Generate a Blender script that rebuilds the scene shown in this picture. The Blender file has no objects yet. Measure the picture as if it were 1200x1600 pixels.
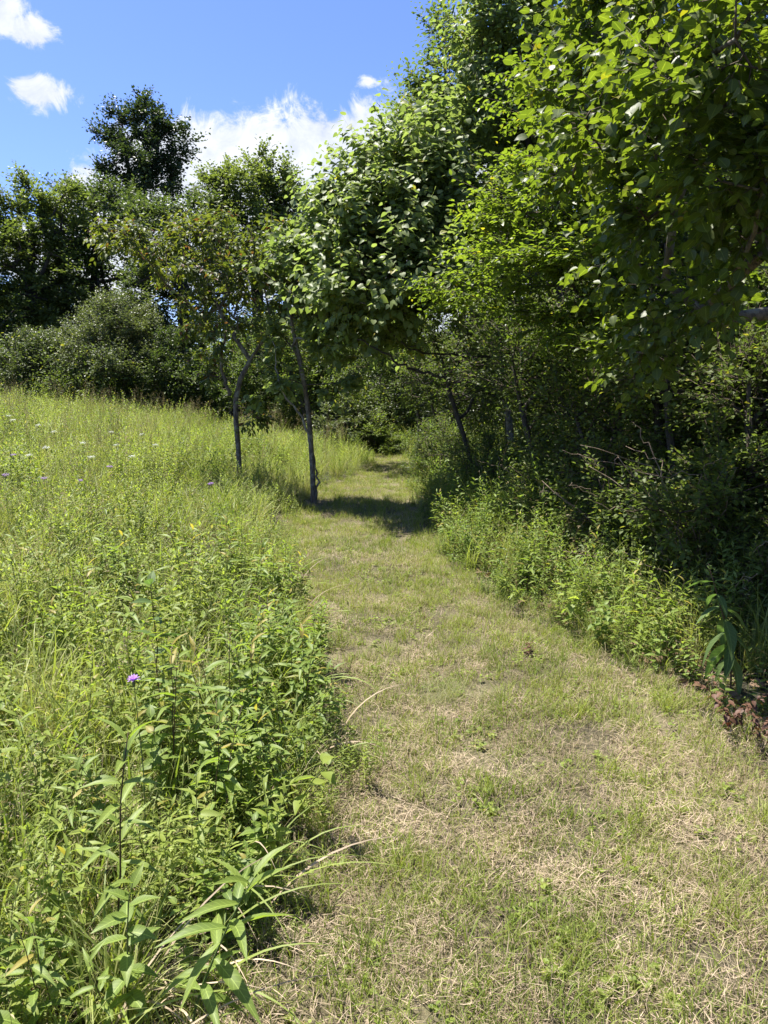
import bpy, math
import numpy as np
from mathutils import Vector, Matrix
R = math.radians
S = bpy.context.scene
C = S.collection

# ---------------------------------------------------------------- camera
EYE = 1.6
PITCH = R(9.8)
FPX = 1155.0                      # focal length in pixels of the 1200x1600 photograph
cam_d = bpy.data.cameras.new('camera')
cam_d.sensor_fit = 'VERTICAL'; cam_d.sensor_height = 24.0
cam_d.lens = 24.0 * FPX / 1600.0
cam_d.clip_start = 0.05; cam_d.clip_end = 2000
cam = bpy.data.objects.new('camera', cam_d); C.objects.link(cam)
cam.location = (0, 0, EYE); cam.rotation_euler = (R(90) - PITCH, 0, 0)
S.camera = cam

# ---------------------------------------------------------------- light
SUN = Vector((-0.35, 0.20, 1.0)).normalized()
SKY_STRENGTH = 0.085
sun_d = bpy.data.lights.new('sun', 'SUN'); sun_d.energy = 4.9; sun_d.angle = R(0.5); sun_d.color = (1.0, 0.955, 0.87)
sun = bpy.data.objects.new('sun', sun_d); C.objects.link(sun)
sun.rotation_euler = SUN.to_track_quat('Z', 'Y').to_euler()
S.view_settings.view_transform = 'Standard'; S.view_settings.look = 'None'
S.view_settings.gamma = 1; S.view_settings.use_curve_mapping = False
S.view_settings.exposure = 1.5


class NT:
    def __init__(s, tree): s.t = tree; s.t.nodes.clear()
    def n(s, typ, **kw):
        nd = s.t.nodes.new(typ)
        for k, v in kw.items():
            if k.startswith('i_'): nd.inputs[int(k[2:])].default_value = v
            else: setattr(nd, k, v)
        return nd
    def l(s, a, b): s.t.links.new(a, b)
    def math(s, op, a, b=None, clamp=False):
        nd = s.n('ShaderNodeMath', operation=op); nd.use_clamp = clamp
        for i, v in enumerate((a, b)):
            if v is None: continue
            if isinstance(v, (int, float)): nd.inputs[i].default_value = v
            else: s.l(v, nd.inputs[i])
        return nd.outputs[0]
    def vmath(s, op, a, b=None):
        nd = s.n('ShaderNodeVectorMath', operation=op)
        for i, v in enumerate((a, b)):
            if v is None: continue
            if isinstance(v, (tuple, list)): nd.inputs[i].default_value = v
            else: s.l(v, nd.inputs[i])
        return nd
    def mix(s, f, a, b, mode='MIX'):
        nd = s.n('ShaderNodeMix', data_type='RGBA', blend_type=mode)
        for i, v in ((0, f), (6, a), (7, b)):
            if isinstance(v, (int, float)): nd.inputs[i].default_value = v
            elif isinstance(v, (tuple, list)): nd.inputs[i].default_value = (*v[:3], 1)
            else: s.l(v, nd.inputs[i])
        return nd.outputs[2]
    def ramp(s, f, stops, interp='LINEAR'):
        nd = s.n('ShaderNodeValToRGB'); cr = nd.color_ramp; cr.interpolation = interp
        while len(cr.elements) < len(stops): cr.elements.new(0.5)
        for e, (p, c) in zip(cr.elements, stops):
            e.position = p; e.color = (*c, 1) if len(c) == 3 else c
        s.l(f, nd.inputs[0]); return nd.outputs[0]
    def maprange(s, v, a, b, c, d, smooth=True):
        nd = s.n('ShaderNodeMapRange'); nd.interpolation_type = 'SMOOTHSTEP' if smooth else 'LINEAR'
        s.l(v, nd.inputs[0])
        for i, x in enumerate((a, b, c, d)): nd.inputs[i + 1].default_value = x
        return nd.outputs[0]
    def noise(s, vec, scale, detail=3, rough=0.5, dist=0):
        nd = s.n('ShaderNodeTexNoise'); s.l(vec, nd.inputs['Vector'])
        nd.inputs['Scale'].default_value = scale; nd.inputs['Detail'].default_value = detail
        nd.inputs['Roughness'].default_value = rough; nd.inputs['Distortion'].default_value = dist
        return nd


def pdir(px, py):
    """direction in the world through a photograph pixel"""
    u = (px - 600) / FPX; v = (800 - py) / FPX
    c, s = math.cos(PITCH), math.sin(PITCH)
    return np.array((u, c + v * s, -s + v * c))


def at(px, py, Y):
    d = pdir(px, py); return np.array((0, 0, EYE)) + d * (Y / d[1])


# ---------------------------------------------------------------- world: clear sky with a few cumulus clouds
world = bpy.data.worlds.new('World'); S.world = world; world.use_nodes = True
w = NT(world.node_tree)
sky = w.n('ShaderNodeTexSky', sky_type='NISHITA'); sky.sun_disc = False
sky.sun_elevation = math.asin(SUN.z); sky.sun_rotation = math.atan2(SUN.x, SUN.y)
sky.altitude = 300; sky.air_density = 1.0; sky.dust_density = 0.6; sky.ozone_density = 2.2
tc = w.n('ShaderNodeTexCoord').outputs['Generated']
big = w.noise(tc, 5.5, 8, 0.62, 0.3)
fine = w.noise(tc, 22, 10, 0.7, 0.9)
mask = None
# clouds: (px, py) centre of each and its angular half-sizes in photograph pixels
CL = [(610, 300, 170, 155), (520, 320, 190, 165), (420, 340, 200, 170), (320, 340, 190, 160), (220, 370, 150, 140), (100, 400, 130, 60), (720, 380, 190, 220),
      (58, 143, 60, 33), (48, 50, 44, 30), (-15, 15, 60, 45), (730, 44, 24, 28), (575, 128, 22, 12)]
for (px, py, a, b) in CL:
    d = pdir(px, py); d /= np.linalg.norm(d)
    rt = np.cross(d, (0, 0, 1)); rt /= np.linalg.norm(rt); up = np.cross(rt, d)
    sub = w.vmath('SUBTRACT', tc, tuple(d)).outputs[0]
    x_ = w.math('MULTIPLY', w.vmath('DOT_PRODUCT', sub, tuple(rt)).outputs['Value'], FPX * 1.15 / a)
    y_ = w.math('MULTIPLY', w.vmath('DOT_PRODUCT', sub, tuple(up)).outputs['Value'], FPX * 1.15 / b)
    z_ = w.math('MULTIPLY', w.vmath('DOT_PRODUCT', sub, tuple(d)).outputs['Value'], 3.0)
    r2 = w.math('ADD', w.math('ADD', w.math('MULTIPLY', x_, x_), w.math('MULTIPLY', y_, y_)), w.math('MULTIPLY', z_, z_))
    v = w.math('SUBTRACT', 1.0, w.math('SQRT', r2))
    v = w.math('MULTIPLY', v, 1.0 if a > 80 else (0.42 if a > 30 else 0.22))
    mask = v if mask is None else w.math('MAXIMUM', mask, v)
# the same kind of cloud here and there over the rest of the sky
far = w.math('MULTIPLY', w.math('SUBTRACT', w.noise(tc, 2.2, 5, 0.6).outputs['Fac'], 0.66), 4.0)
far = w.math('SUBTRACT', far, w.maprange(w.vmath('DOT_PRODUCT', tc, (0, 1, 0)).outputs['Value'], 0.25, 0.6, 0, 3))
mask = w.math('MAXIMUM', mask, far)
nz = w.math('ADD', w.math('MULTIPLY', w.math('SUBTRACT', big.outputs['Fac'], 0.5), 1.0), w.math('MULTIPLY', w.math('SUBTRACT', fine.outputs['Fac'], 0.5), 0.75))
dens = w.maprange(w.math('ADD', mask, nz), 0.02, 0.22, 0, 1)
shade = w.maprange(w.math('ADD', w.math('MULTIPLY', big.outputs['Fac'], 0.8), w.math('MULTIPLY', fine.outputs['Fac'], 0.5)), 0.45, 0.85, 0.0, 1.0)
ccol = w.mix(shade, (3.0, 3.3, 3.9), (5.0, 5.1, 5.3))
skyc = w.mix(1.0, sky.outputs[0], (0.60, 0.675, 1.0), 'MULTIPLY')
bg = w.n('ShaderNodeBackground'); bg.inputs[1].default_value = SKY_STRENGTH
w.l(w.mix(w.math('MULTIPLY', dens, 0.96), skyc, ccol), bg.inputs[0])
w.l(bg.outputs[0], w.n('ShaderNodeOutputWorld').inputs[0])


# ---------------------------------------------------------------- terrain function and outline of the mown path
def sp(t, k=0.5): return k * np.logaddexp(0, np.asarray(t, float) / k)
def hgt(x, y):
    x = np.asarray(x, float); y = np.asarray(y, float)
    h = 0.105 * np.minimum(sp(-(x + 1.0)), 14) + 0.06 * np.minimum(sp(x - 2.4), 12)
    h = h + 0.02 * np.sin(x * 1.3 + 0.7) * np.sin(y * 0.9) + 0.008 * np.sin(x * 5.1 + y * 3.3) * np.sin(y * 4.3 - x * 2.1)
    return h
LE = np.array([(-0.62, -3), (-0.60, 0.2), (-0.52, 1.3), (-0.43, 1.63), (-0.29, 2.1), (-0.15, 2.9), (-0.26, 3.69), (-0.62, 5.33), (-0.95, 7.35), (-1.12, 9.3), (-0.92, 11.5), (-0.36, 13.5), (-0.2, 15.2), (-0.6, 16.6), (-1.6, 17.6), (-3, 18.3)])
RE = np.array([(1.9, -3), (1.75, 0.5), (1.66, 2.0), (1.56, 2.75), (1.54, 3.46), (1.22, 4.26), (0.92, 5.17), (0.60, 6.3), (0.52, 7.35), (0.42, 9.26), (0.40, 11.66), (0.56, 13.87), (0.5, 15.9), (0.2, 17.3), (-0.9, 18.6), (-3, 19.4)])
def le(y): return np.interp(y, LE[:, 1], LE[:, 0])
def re_(y): return np.interp(y, RE[:, 1], RE[:, 0])
def ghit(px, py, dz=0.0):
    d = pdir(px, py); t = 1.5
    for _ in range(4000):
        p = np.array((0, 0, EYE)) + d * t
        if p[2] <= hgt(p[0], p[1]) + dz: break
        t += 0.01
        if t > 60: break
    return float(p[0]), float(p[1])


# ---------------------------------------------------------------- mesh helpers
class Geo:
    """collects triangles and builds ONE mesh object"""
    def __init__(s): s.v = []; s.f = []; s.r = []; s.u = []; s.m = []; s.n = 0
    def add(s, v, f, r=0.5, luv=None, mat=0):
        v = np.asarray(v, float).reshape(-1, 3); f = np.asarray(f, int).reshape(-1, 3)
        s.v.append(v); s.f.append(f + s.n); s.n += len(v)
        s.r.append(np.broadcast_to(np.asarray(r, float), (len(v),)))
        s.u.append(np.zeros((len(v), 2)) if luv is None else np.asarray(luv, float).reshape(-1, 2))
        s.m.append(np.full(len(f), mat))
    def mesh(s, name, mats, smooth=False, extra=None):
        v = np.concatenate(s.v) if s.v else np.zeros((0, 3)); f = np.concatenate(s.f) if s.f else np.zeros((0, 3), int)
        r = np.concatenate(s.r); u = np.concatenate(s.u); m = np.concatenate(s.m)
        nx = 0
        if extra is not None: nx = len(extra[0]); v = np.concatenate([v, extra[0]]); r = np.concatenate([r, np.zeros(nx)]); u = np.concatenate([u, np.zeros((nx, 2))])
        me = bpy.data.meshes.new(name)
        me.vertices.add(len(v)); me.vertices.foreach_set('co', v.astype(np.float32).ravel())
        me.loops.add(f.size); me.loops.foreach_set('vertex_index', f.astype(np.int32).ravel())
        me.polygons.add(len(f)); me.polygons.foreach_set('loop_start', np.arange(0, f.size, 3, dtype=np.int32))
        for k in mats: me.materials.append(k)
        me.polygons.foreach_set('material_index', m.astype(np.int32))
        me.polygons.foreach_set('use_smooth', np.full(len(f), smooth))
        a = me.attributes.new('rnd', 'FLOAT', 'POINT'); a.data.foreach_set('value', r.astype(np.float32))
        a = me.attributes.new('luv', 'FLOAT2', 'POINT'); a.data.foreach_set('vector', u.astype(np.float32).ravel())
        if extra is not None:
            for nm, typ, val in extra[1]:
                full = np.concatenate([np.zeros((len(v) - nx,) + val.shape[1:], val.dtype), val])
                a = me.attributes.new(nm, typ, 'POINT')
                a.data.foreach_set('vector' if typ == 'FLOAT_VECTOR' else 'value', full.ravel())
        me.update(calc_edges=True)
        return me

def link(name, me, parent=None, loc=None):
    o = bpy.data.objects.new(name, me); C.objects.link(o)
    if loc is not None: o.location = loc
    if parent is not None: o.parent = parent
    return o
def tag(o, label=None, cat=None, group=None, kind=None):
    for k, v in (('label', label), ('category', cat), ('group', group), ('kind', kind)):
        if v: o[k] = v
    return o
def thing(name, loc, label, cat, group=None):
    return tag(link(name, None, loc=tuple(float(q) for q in loc)), label, cat, group)

def nrm(a): return a / np.maximum(np.linalg.norm(a, axis=-1, keepdims=True), 1e-9)

def leaf_tpl(stations, fold=0.25, curl=0.15, wave=0.0):
    """folded, curved leaf blade from base (0,0,0) to (0,1,0): stations are (t, half width), first and last may have width 0"""
    v, u, f = [], [], []; prev = None
    for i, (t, hw) in enumerate(stations):
        z = -curl * t * t + wave * math.sin(i * 2.2)
        if hw == 0:
            row = [len(v)]; v.append((0, t, z)); u.append((0, t))
        else:
            row = [len(v), len(v) + 1, len(v) + 2]
            back = -0.06 if (i == 0) else 0.0
            v += [(-hw, t + back, z + fold * hw), (0, t, z), (hw, t + back, z + fold * hw * 0.8)]; u += [(-1, t), (0, t), (1, t)]
        if prev is not None:
            if len(prev) == 1 and len(row) == 3: f += [(prev[0], row[1], row[0]), (prev[0], row[2], row[1])]
            elif len(prev) == 3 and len(row) == 3:
                f += [(prev[0], prev[1], row[1]), (prev[0], row[1], row[0]), (prev[1], prev[2], row[2]), (prev[1], row[2], row[1])]
            elif len(prev) == 3: f += [(prev[0], prev[1], row[0]), (prev[1], prev[2], row[0])]
        prev = row
    return np.array(v, float), np.array(f, int), np.array(u, float)

L_DIA = (np.array([(0, 0, 0), (.26, .42, .07), (0, 1, -.08), (-.26, .42, .07)], float), np.array([(0, 1, 2), (0, 2, 3)]), np.array([(0, 0), (1, .4), (0, 1), (-1, .4)], float))
L_OVAL = leaf_tpl([(0, 0), (.28, .24), (.62, .23), (1, 0)], .3, .15)
L_HEART = leaf_tpl([(-.05, .26), (.22, .46), (.62, .32), (1, 0)], .22, .14)
L_ROUND = leaf_tpl([(0, .08), (.14, .34), (.38, .43), (.64, .36), (.85, .17), (1, 0)], .25, .20, .012)
L_NEAR = [leaf_tpl([(0, .10), (.14, .33), (.38, .41), (.64, .31), (.84, .13), (1, 0)], f, c, w_) for f, c, w_ in ((.15, .12, .015), (.35, .30, .02), (.05, .45, .03), (.55, .10, .012))]
L_HEARTS = [leaf_tpl([(-.05, .26), (.22, .46), (.62, .32), (1, 0)], f, c, w_) for f, c, w_ in ((.2, .12, 0), (.5, .25, .02), (.05, .4, .02))]
L_OVATE = leaf_tpl([(0, 0), (.12, .16), (.3, .26), (.52, .25), (.76, .13), (1, 0)], .35, .28, .008)
L_LANCE = leaf_tpl([(0, 0), (.1, .05), (.3, .10), (.55, .10), (.8, .05), (1, 0)], .4, .30, .006)
L_BROADLANCE = leaf_tpl([(0, 0), (.07, .06), (.22, .125), (.42, .15), (.62, .125), (.82, .065), (1, 0)], .42, .42, .008)
L_TINY = (np.array([(0, 0, 0), (.16, .45, .04), (0, 1, -.08), (-.16, .45, .04)], float), np.array([(0, 1, 2), (0, 2, 3)]), L_DIA[2])

class Leaves:
    def __init__(s): s.P = []; s.Y = []; s.Z = []; s.S = []; s.R = []
    def add(s, P, Y, Z, Sz, Rn):
        s.P.append(np.atleast_2d(P)); s.Y.append(np.atleast_2d(Y)); s.Z.append(np.atleast_2d(Z)); s.S.append(np.atleast_1d(Sz)); s.R.append(np.atleast_1d(Rn))
    def done(s):
        P, Y, Z, Sz, Rn = (np.concatenate(a) for a in (s.P, s.Y, s.Z, s.S, s.R))
        Y = nrm(Y); X = nrm(np.cross(Y, Z)); Z = np.cross(X, Y)
        return P, X, Y, Z, Sz, Rn
def bake(g, tpl, L, mat=0, wid=1.0, origin=(0, 0, 0)):
    P, X, Y, Z, Sz, Rn = L; tv, tf, tu = tpl
    if len(P) == 0: return
    V = (P - np.array(origin))[:, None, :] + Sz[:, None, None] * (tv[None, :, 0, None] * wid * X[:, None, :] + tv[None, :, 1, None] * Y[:, None, :] + tv[None, :, 2, None] * Z[:, None, :])
    k = len(tv); F = tf[None] + (np.arange(len(P)) * k)[:, None, None]
    g.add(V.reshape(-1, 3), F.reshape(-1, 3), np.repeat(Rn, k), np.tile(tu, (len(P), 1)), mat)

def tube(g, pts, rad, sides=5, r=0.5, mat=0, cap=True, bump=0.0, rng=None):
    pts = np.asarray(pts, float); n = len(pts); rad = np.broadcast_to(np.asarray(rad, float), (n,))
    if n < 2: return
    t = np.gradient(pts, axis=0); t = nrm(t)
    ref = np.array((0.13, 0.98, 0.1)) if abs(t[0][2]) > 0.5 else np.array((0.1, 0.05, 1))
    a = nrm(np.cross(t, ref)); b = np.cross(t, a)
    ang = np.linspace(0, 2 * np.pi, sides, endpoint=False)
    rr = np.ones((n, sides)) if not bump else 1 + bump * rng.standard_normal((n, sides))
    V = pts[:, None] + (rad[:, None] * rr)[:, :, None] * (np.cos(ang)[None, :, None] * a[:, None] + np.sin(ang)[None, :, None] * b[:, None])
    i = np.arange(n - 1)[:, None] * sides; j = np.arange(sides)[None]; j2 = (j + 1) % sides
    f1 = np.stack([i + j, i + j2, i + sides + j2], -1); f2 = np.stack([i + j, i + sides + j2, i + sides + j], -1)
    F = np.concatenate([f1.reshape(-1, 3), f2.reshape(-1, 3)]); V = V.reshape(-1, 3)
    if cap:
        V = np.concatenate([V, pts[-1:]]); c = len(V) - 1; q = (n - 1) * sides
        F = np.concatenate([F, np.array([(q + k, q + (k + 1) % sides, c) for k in range(sides)])])
    g.add(V, F, r, None, mat)

def twigs(g, P, D, Ln, rad, r=0.5, mat=0):
    """many thin straight 3-sided twigs at once"""
    D = nrm(D); a = nrm(np.cross(D, np.array((0.2, 0.3, 0.93)))); b = np.cross(D, a); n = len(P)
    if n == 0: return
    ang = np.array([0, 2.094, 4.189]); c, s_ = np.cos(ang), np.sin(ang)
    ring = P[:, None] + rad * (c[None, :, None] * a[:, None] + s_[None, :, None] * b[:, None])
    tip = (P + D * np.asarray(Ln).reshape(-1, 1))[:, None]
    V = np.concatenate([ring, tip], 1).reshape(-1, 3)
    F = (np.array([(0, 1, 3), (1, 2, 3), (2, 0, 3)])[None] + (np.arange(n) * 4)[:, None, None]).reshape(-1, 3)
    g.add(V, F, r, None, mat)

def blades(g, rng, n, base, height, width, lean=0.35, droop=0.5, segs=4, spread=0.05, mat=0, rlo=0.0, rhi=1.0, flat=0.0):
    """n arching grass blades: base is an (n,3) array or a centre"""
    if np.ndim(base) == 1: base = np.array(base) + np.c_[rng.normal(0, spread, (n, 2)), np.zeros(n)]
    az = rng.uniform(0, 2 * np.pi, n); L = rng.uniform(height[0], height[1], n)
    ln = np.abs(rng.normal(0, lean, n)); dr = np.abs(rng.normal(droop, droop * 0.5, n))
    if flat: ln = ln * 0 + rng.normal(1.45, 0.1, n).clip(1.1, 1.62); dr = rng.normal(0, 0.15, n)
    t = np.linspace(0, 1, segs + 1); W = rng.uniform(width[0], width[1], n)
    pos = np.zeros((n, segs + 1, 3)); cur = np.array(base, float); pos[:, 0] = cur
    hd = np.stack([np.cos(az), np.sin(az)], -1); turn = rng.normal(0, 0.25 if not flat else 0.6, n)
    for k in range(segs):
        a = ln + dr * (t[k + 1] ** 1.6) * 1.5
        if k: az = az + turn / segs; hd = np.stack([np.cos(az), np.sin(az)], -1)
        cur = cur + (L / segs)[:, None] * np.concatenate([hd * np.sin(a)[:, None], np.cos(a)[:, None]], -1); pos[:, k + 1] = cur
    face = az + np.pi / 2 + rng.normal(0, 0.6, n); sd = np.stack([np.cos(face), np.sin(face), np.zeros(n)], -1)
    wd = (W[:, None] * np.interp(t, [0, .15, .5, 1], [.6, 1, .9, .0])[None]) / 2
    Lf = pos - sd[:, None] * wd[:, :, None]; Rt = pos + sd[:, None] * wd[:, :, None]
    V = np.concatenate([Lf[:, :-1], Rt[:, :-1], pos[:, -1:]], 1); m = segs
    F = []
    for k in range(m - 1): F += [(k, m + k, m + k + 1), (k, m + k + 1, k + 1)]
    F += [(m - 1, 2 * m - 1, 2 * m)]
    F = (np.array(F)[None] + (np.arange(n) * (2 * m + 1))[:, None, None]).reshape(-1, 3)
    g.add(V.reshape(-1, 3), F, np.repeat(rng.uniform(rlo, rhi, n), 2 * m + 1), None, mat)


# ---------------------------------------------------------------- materials
def new_mat(name):
    m = bpy.data.materials.new(name); m.use_nodes = True; return m, NT(m.node_tree)

def leaf_mat(name, dark, light, trans=0.38, rough=0.45, spec=0.4, accent=None, acc_at=0.96, veins=False, tcol=(1.2, 1.28, 0.58), patch=0.35, pscale=0.7, vary=0.35, back=1.25):
    m, t = new_mat(name)
    rn = t.n('ShaderNodeAttribute', attribute_name='rnd').outputs['Fac']
    oi = t.n('ShaderNodeObjectInfo'); ge = t.n('ShaderNodeNewGeometry')
    nz = t.noise(ge.outputs['Position'], pscale, 3, 0.6).outputs['Fac']
    f = t.math('ADD', t.math('MULTIPLY', rn, 0.55), t.math('MULTIPLY', t.math('SUBTRACT', t.maprange(nz, 0.3, 0.7, 0, 1), 0.5), patch))
    f = t.math('ADD', f, t.math('MULTIPLY', oi.outputs['Random'], vary), True)
    col = t.mix(f, dark, light)
    if accent: col = t.mix(t.maprange(rn, acc_at - 0.01, acc_at + 0.03, 0, 1), col, accent)
    if veins:
        uv = t.n('ShaderNodeAttribute', attribute_name='luv').outputs['Vector']
        sx = t.n('ShaderNodeSeparateXYZ'); t.l(uv, sx.inputs[0])
        ax = t.math('ABSOLUTE', sx.outputs[0])
        mid = t.maprange(ax, 0.02, 0.09, 1, 0)
        sv = t.math('SINE', t.math('MULTIPLY', t.math('SUBTRACT', sx.outputs[1], t.math('MULTIPLY', ax, 0.16)), 62.0))
        sv = t.math('MULTIPLY', t.maprange(sv, 0.72, 1.0, 0, 1), 0.35)
        col = t.mix(t.math('MULTIPLY', t.math('MAXIMUM', mid, sv), 0.45), col, tuple(min(1, c * 2.3 + 0.02) for c in light))
        blot = t.noise(ge.outputs['Position'], 70, 4, 0.65).outputs['Fac']
        col = t.mix(t.maprange(blot, 0.64, 0.70, 0, 0.6), col, (0.16, 0.11, 0.04))
    pale = t.mix(1.0, col, (back, back * 0.98, back * 1.15), 'MULTIPLY')
    col = t.mix(ge.outputs['Backfacing'], col, pale)
    p = t.n('ShaderNodeBsdfPrincipled'); t.l(col, p.inputs['Base Color'])
    p.inputs['Roughness'].default_value = rough; p.inputs['Specular IOR Level'].default_value = spec
    tr = t.n('ShaderNodeBsdfTranslucent'); t.l(t.mix(1.0, col, tcol, 'MULTIPLY'), tr.inputs[0])
    mx = t.n('ShaderNodeMixShader'); mx.inputs[0].default_value = trans
    t.l(p.outputs[0], mx.inputs[1]); t.l(tr.outputs[0], mx.inputs[2])
    t.l(mx.outputs[0], t.n('ShaderNodeOutputMaterial').inputs[0])
    return m

def bark_mat(name, a, b, lichen=None, scale=18):
    m, t = new_mat(name); tc = t.n('ShaderNodeTexCoord').outputs['Object']
    mp = t.n('ShaderNodeMapping'); t.l(tc, mp.inputs[0]); mp.inputs['Scale'].default_value = (1, 1, 0.3)
    nz = t.noise(mp.outputs[0], scale * 2.2, 5, 0.7, 0.4).outputs['Fac']
    col = t.mix(t.maprange(nz, 0.35, 0.65, 0, 1), a, b)
    if lichen:
        n2 = t.noise(tc, 9, 4, 0.6).outputs['Fac']; col = t.mix(t.maprange(n2, 0.52, 0.6, 0, 0.7), col, lichen)
    p = t.n('ShaderNodeBsdfPrincipled'); t.l(col, p.inputs['Base Color']); p.inputs['Roughness'].default_value = 0.9
    bp = t.n('ShaderNodeBump'); bp.inputs['Strength'].default_value = 0.8; bp.inputs['Distance'].default_value = 0.012
    t.l(nz, bp.inputs['Height']); t.l(bp.outputs[0], p.inputs['Normal'])
    t.l(p.outputs[0], t.n('ShaderNodeOutputMaterial').inputs[0]); return m

def ground_mat(name, cols, big, small):
    m, t = new_mat(name); pos = t.n('ShaderNodeNewGeometry').outputs['Position']
    a = t.noise(pos, big, 4, 0.6).outputs['Fac']; b = t.noise(pos, small, 6, 0.75).outputs['Fac']
    f = t.math('ADD', t.math('MULTIPLY', a, 0.5), t.math('MULTIPLY', b, 0.5))
    col = t.ramp(t.maprange(f, 0.36, 0.64, 0, 1), cols)
    p = t.n('ShaderNodeBsdfPrincipled'); t.l(col, p.inputs['Base Color']); p.inputs['Roughness'].default_value = 0.95
    bp = t.n('ShaderNodeBump'); bp.inputs['Strength'].default_value = 1.0; bp.inputs['Distance'].default_value = 0.03
    t.l(b, bp.inputs['Height']); t.l(bp.outputs[0], p.inputs['Normal'])
    t.l(p.outputs[0], t.n('ShaderNodeOutputMaterial').inputs[0]); return m

M = {}
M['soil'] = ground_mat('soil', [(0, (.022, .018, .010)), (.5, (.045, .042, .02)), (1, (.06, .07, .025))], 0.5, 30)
M['turf'] = ground_mat('turf', [(0, (.05, .042, .022)), (.45, (.13, .11, .055)), (.75, (.22, .185, .10)), (1, (.10, .11, .04))], 0.9, 45)
M['grass'] = leaf_mat('grass_blade', (.12, .165, .03), (.33, .36, .10), .5, .5, .3, (.30, .26, .13), .9, patch=.6, pscale=.9)
M['grass_yellow'] = leaf_mat('yellow_green_blade', (.21, .235, .055), (.42, .41, .17), .48, .5, .25, (.34, .29, .16), .85, patch=.5, pscale=.8)
M['mown'] = leaf_mat('mown_blade', (.12, .17, .026), (.30, .33, .075), .47, .55, .2, (.27, .23, .12), .88, patch=.5, pscale=1.2)
M['straw'] = leaf_mat('dry_straw', (.23, .18, .095), (.64, .52, .32), .28, .6, .2, (.07, .045, .025), .93, tcol=(1.1, 1, .7), patch=.5, pscale=2.0, back=1.0)
M['dead'] = leaf_mat('dead_stem', (.05, .035, .02), (.15, .10, .055), .05, .8, .15, tcol=(1, 1, .7), back=1.0)
M['forb'] = leaf_mat('weed_leaf', (.09, .145, .024), (.21, .275, .055), .46, .5, .3, (.24, .20, .04), .96, veins=True)
M['forb_light'] = leaf_mat('light_weed_leaf', (.16, .22, .035), (.32, .375, .085), .5, .5, .3, (.30, .26, .05), .95, patch=.4)
M['forb_far'] = leaf_mat('meadow_leaf', (.125, .18, .028), (.30, .345, .078), .5, .5, .3, (.26, .24, .08), .92, patch=.6)
M['forb_yellow'] = leaf_mat('yellow_leaf', (.17, .21, .02), (.27, .30, .03), .5, .45, .35)
M['forb_blue'] = leaf_mat('blue_green_leaf', (.065, .11, .032), (.115, .165, .05), .38, .6, .25, veins=True, tcol=(1.1, 1.3, .6))
M['forb_fresh'] = leaf_mat('fresh_weed_leaf', (.11, .17, .03), (.22, .28, .06), .45, .5, .35, (.30, .24, .06), .93, veins=True, tcol=(1.3, 1.4, .5))
M['bent'] = leaf_mat('pale_fine_grass', (.20, .21, .085), (.32, .32, .14), .4, .5, .3)
M['stem'] = leaf_mat('green_stem', (.07, .11, .03), (.14, .16, .06), .1, .5, .35)
M['redstem'] = leaf_mat('purple_stem', (.05, .03, .02), (.09, .05, .035), .05, .5, .35)
M['redbrown'] = leaf_mat('dried_red_leaf', (.06, .030, .018), (.14, .072, .042), .15, .6, .3, tcol=(1.4, .8, .4))
M['litter'] = leaf_mat('leaf_litter', (.07, .042, .022), (.22, .14, .075), .1, .7, .3, tcol=(1.2, .9, .5))
M['white'] = leaf_mat('white_petal', (.62, .64, .55), (.78, .80, .74), .3, .6, .2, tcol=(1, 1, .9), back=1)
M['mauve'] = leaf_mat('mauve_petal', (.42, .26, .55), (.62, .42, .74), .35, .6, .2, tcol=(1.1, .8, 1.2), back=1)
M['bark'] = bark_mat('grey_brown_bark', (.06, .046, .033), (.19, .155, .115), (.26, .25, .19))
M['bark_dark'] = bark_mat('dark_bark', (.025, .02, .016), (.085, .07, .055))
M['bark_pale'] = bark_mat('pale_bark', (.10, .085, .07), (.30, .27, .23), (.34, .34, .29))
M['twig'] = bark_mat('thin_twig', (.05, .035, .025), (.12, .09, .06))
M['dry_twig'] = bark_mat('dry_twig', (.13, .09, .06), (.28, .21, .15))
# crown leaves
M['l_redbud'] = leaf_mat('heart_leaf', (.12, .165, .05), (.25, .295, .11), .52, .48, .4, (.30, .26, .04), .97, patch=.3, tcol=(1.15, 1.25, .55))
M['l_cherry'] = leaf_mat('oval_leaf', (.068, .105, .022), (.15, .19, .045), .5, .5, .4, (.22, .20, .03), .97, patch=.3)
M['l_near'] = leaf_mat('broad_leaf', (.055, .085, .018), (.13, .165, .032), .52, .46, .45, (.22, .19, .02), .975, veins=True, tcol=(1.5, 1.6, .38), patch=.3, back=1.1)
M['l_spray'] = leaf_mat('spray_leaf', (.065, .105, .018), (.15, .195, .032), .54, .42, .45, (.30, .26, .03), .97, tcol=(1.35, 1.45, .45), patch=.4)
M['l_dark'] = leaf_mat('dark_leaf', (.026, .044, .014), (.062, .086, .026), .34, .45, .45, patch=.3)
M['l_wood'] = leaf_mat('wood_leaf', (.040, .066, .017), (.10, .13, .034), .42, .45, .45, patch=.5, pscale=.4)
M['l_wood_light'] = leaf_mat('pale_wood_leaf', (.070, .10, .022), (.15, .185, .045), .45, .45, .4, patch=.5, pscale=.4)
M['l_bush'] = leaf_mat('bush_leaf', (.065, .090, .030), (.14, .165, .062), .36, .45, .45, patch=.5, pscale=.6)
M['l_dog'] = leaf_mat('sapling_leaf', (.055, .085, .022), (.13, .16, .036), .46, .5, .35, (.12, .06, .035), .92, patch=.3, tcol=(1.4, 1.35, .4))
M['l_under'] = leaf_mat('undergrowth_leaf', (.060, .094, .020), (.145, .185, .042), .48, .5, .3, (.25, .24, .04), .96, patch=.4)


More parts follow.
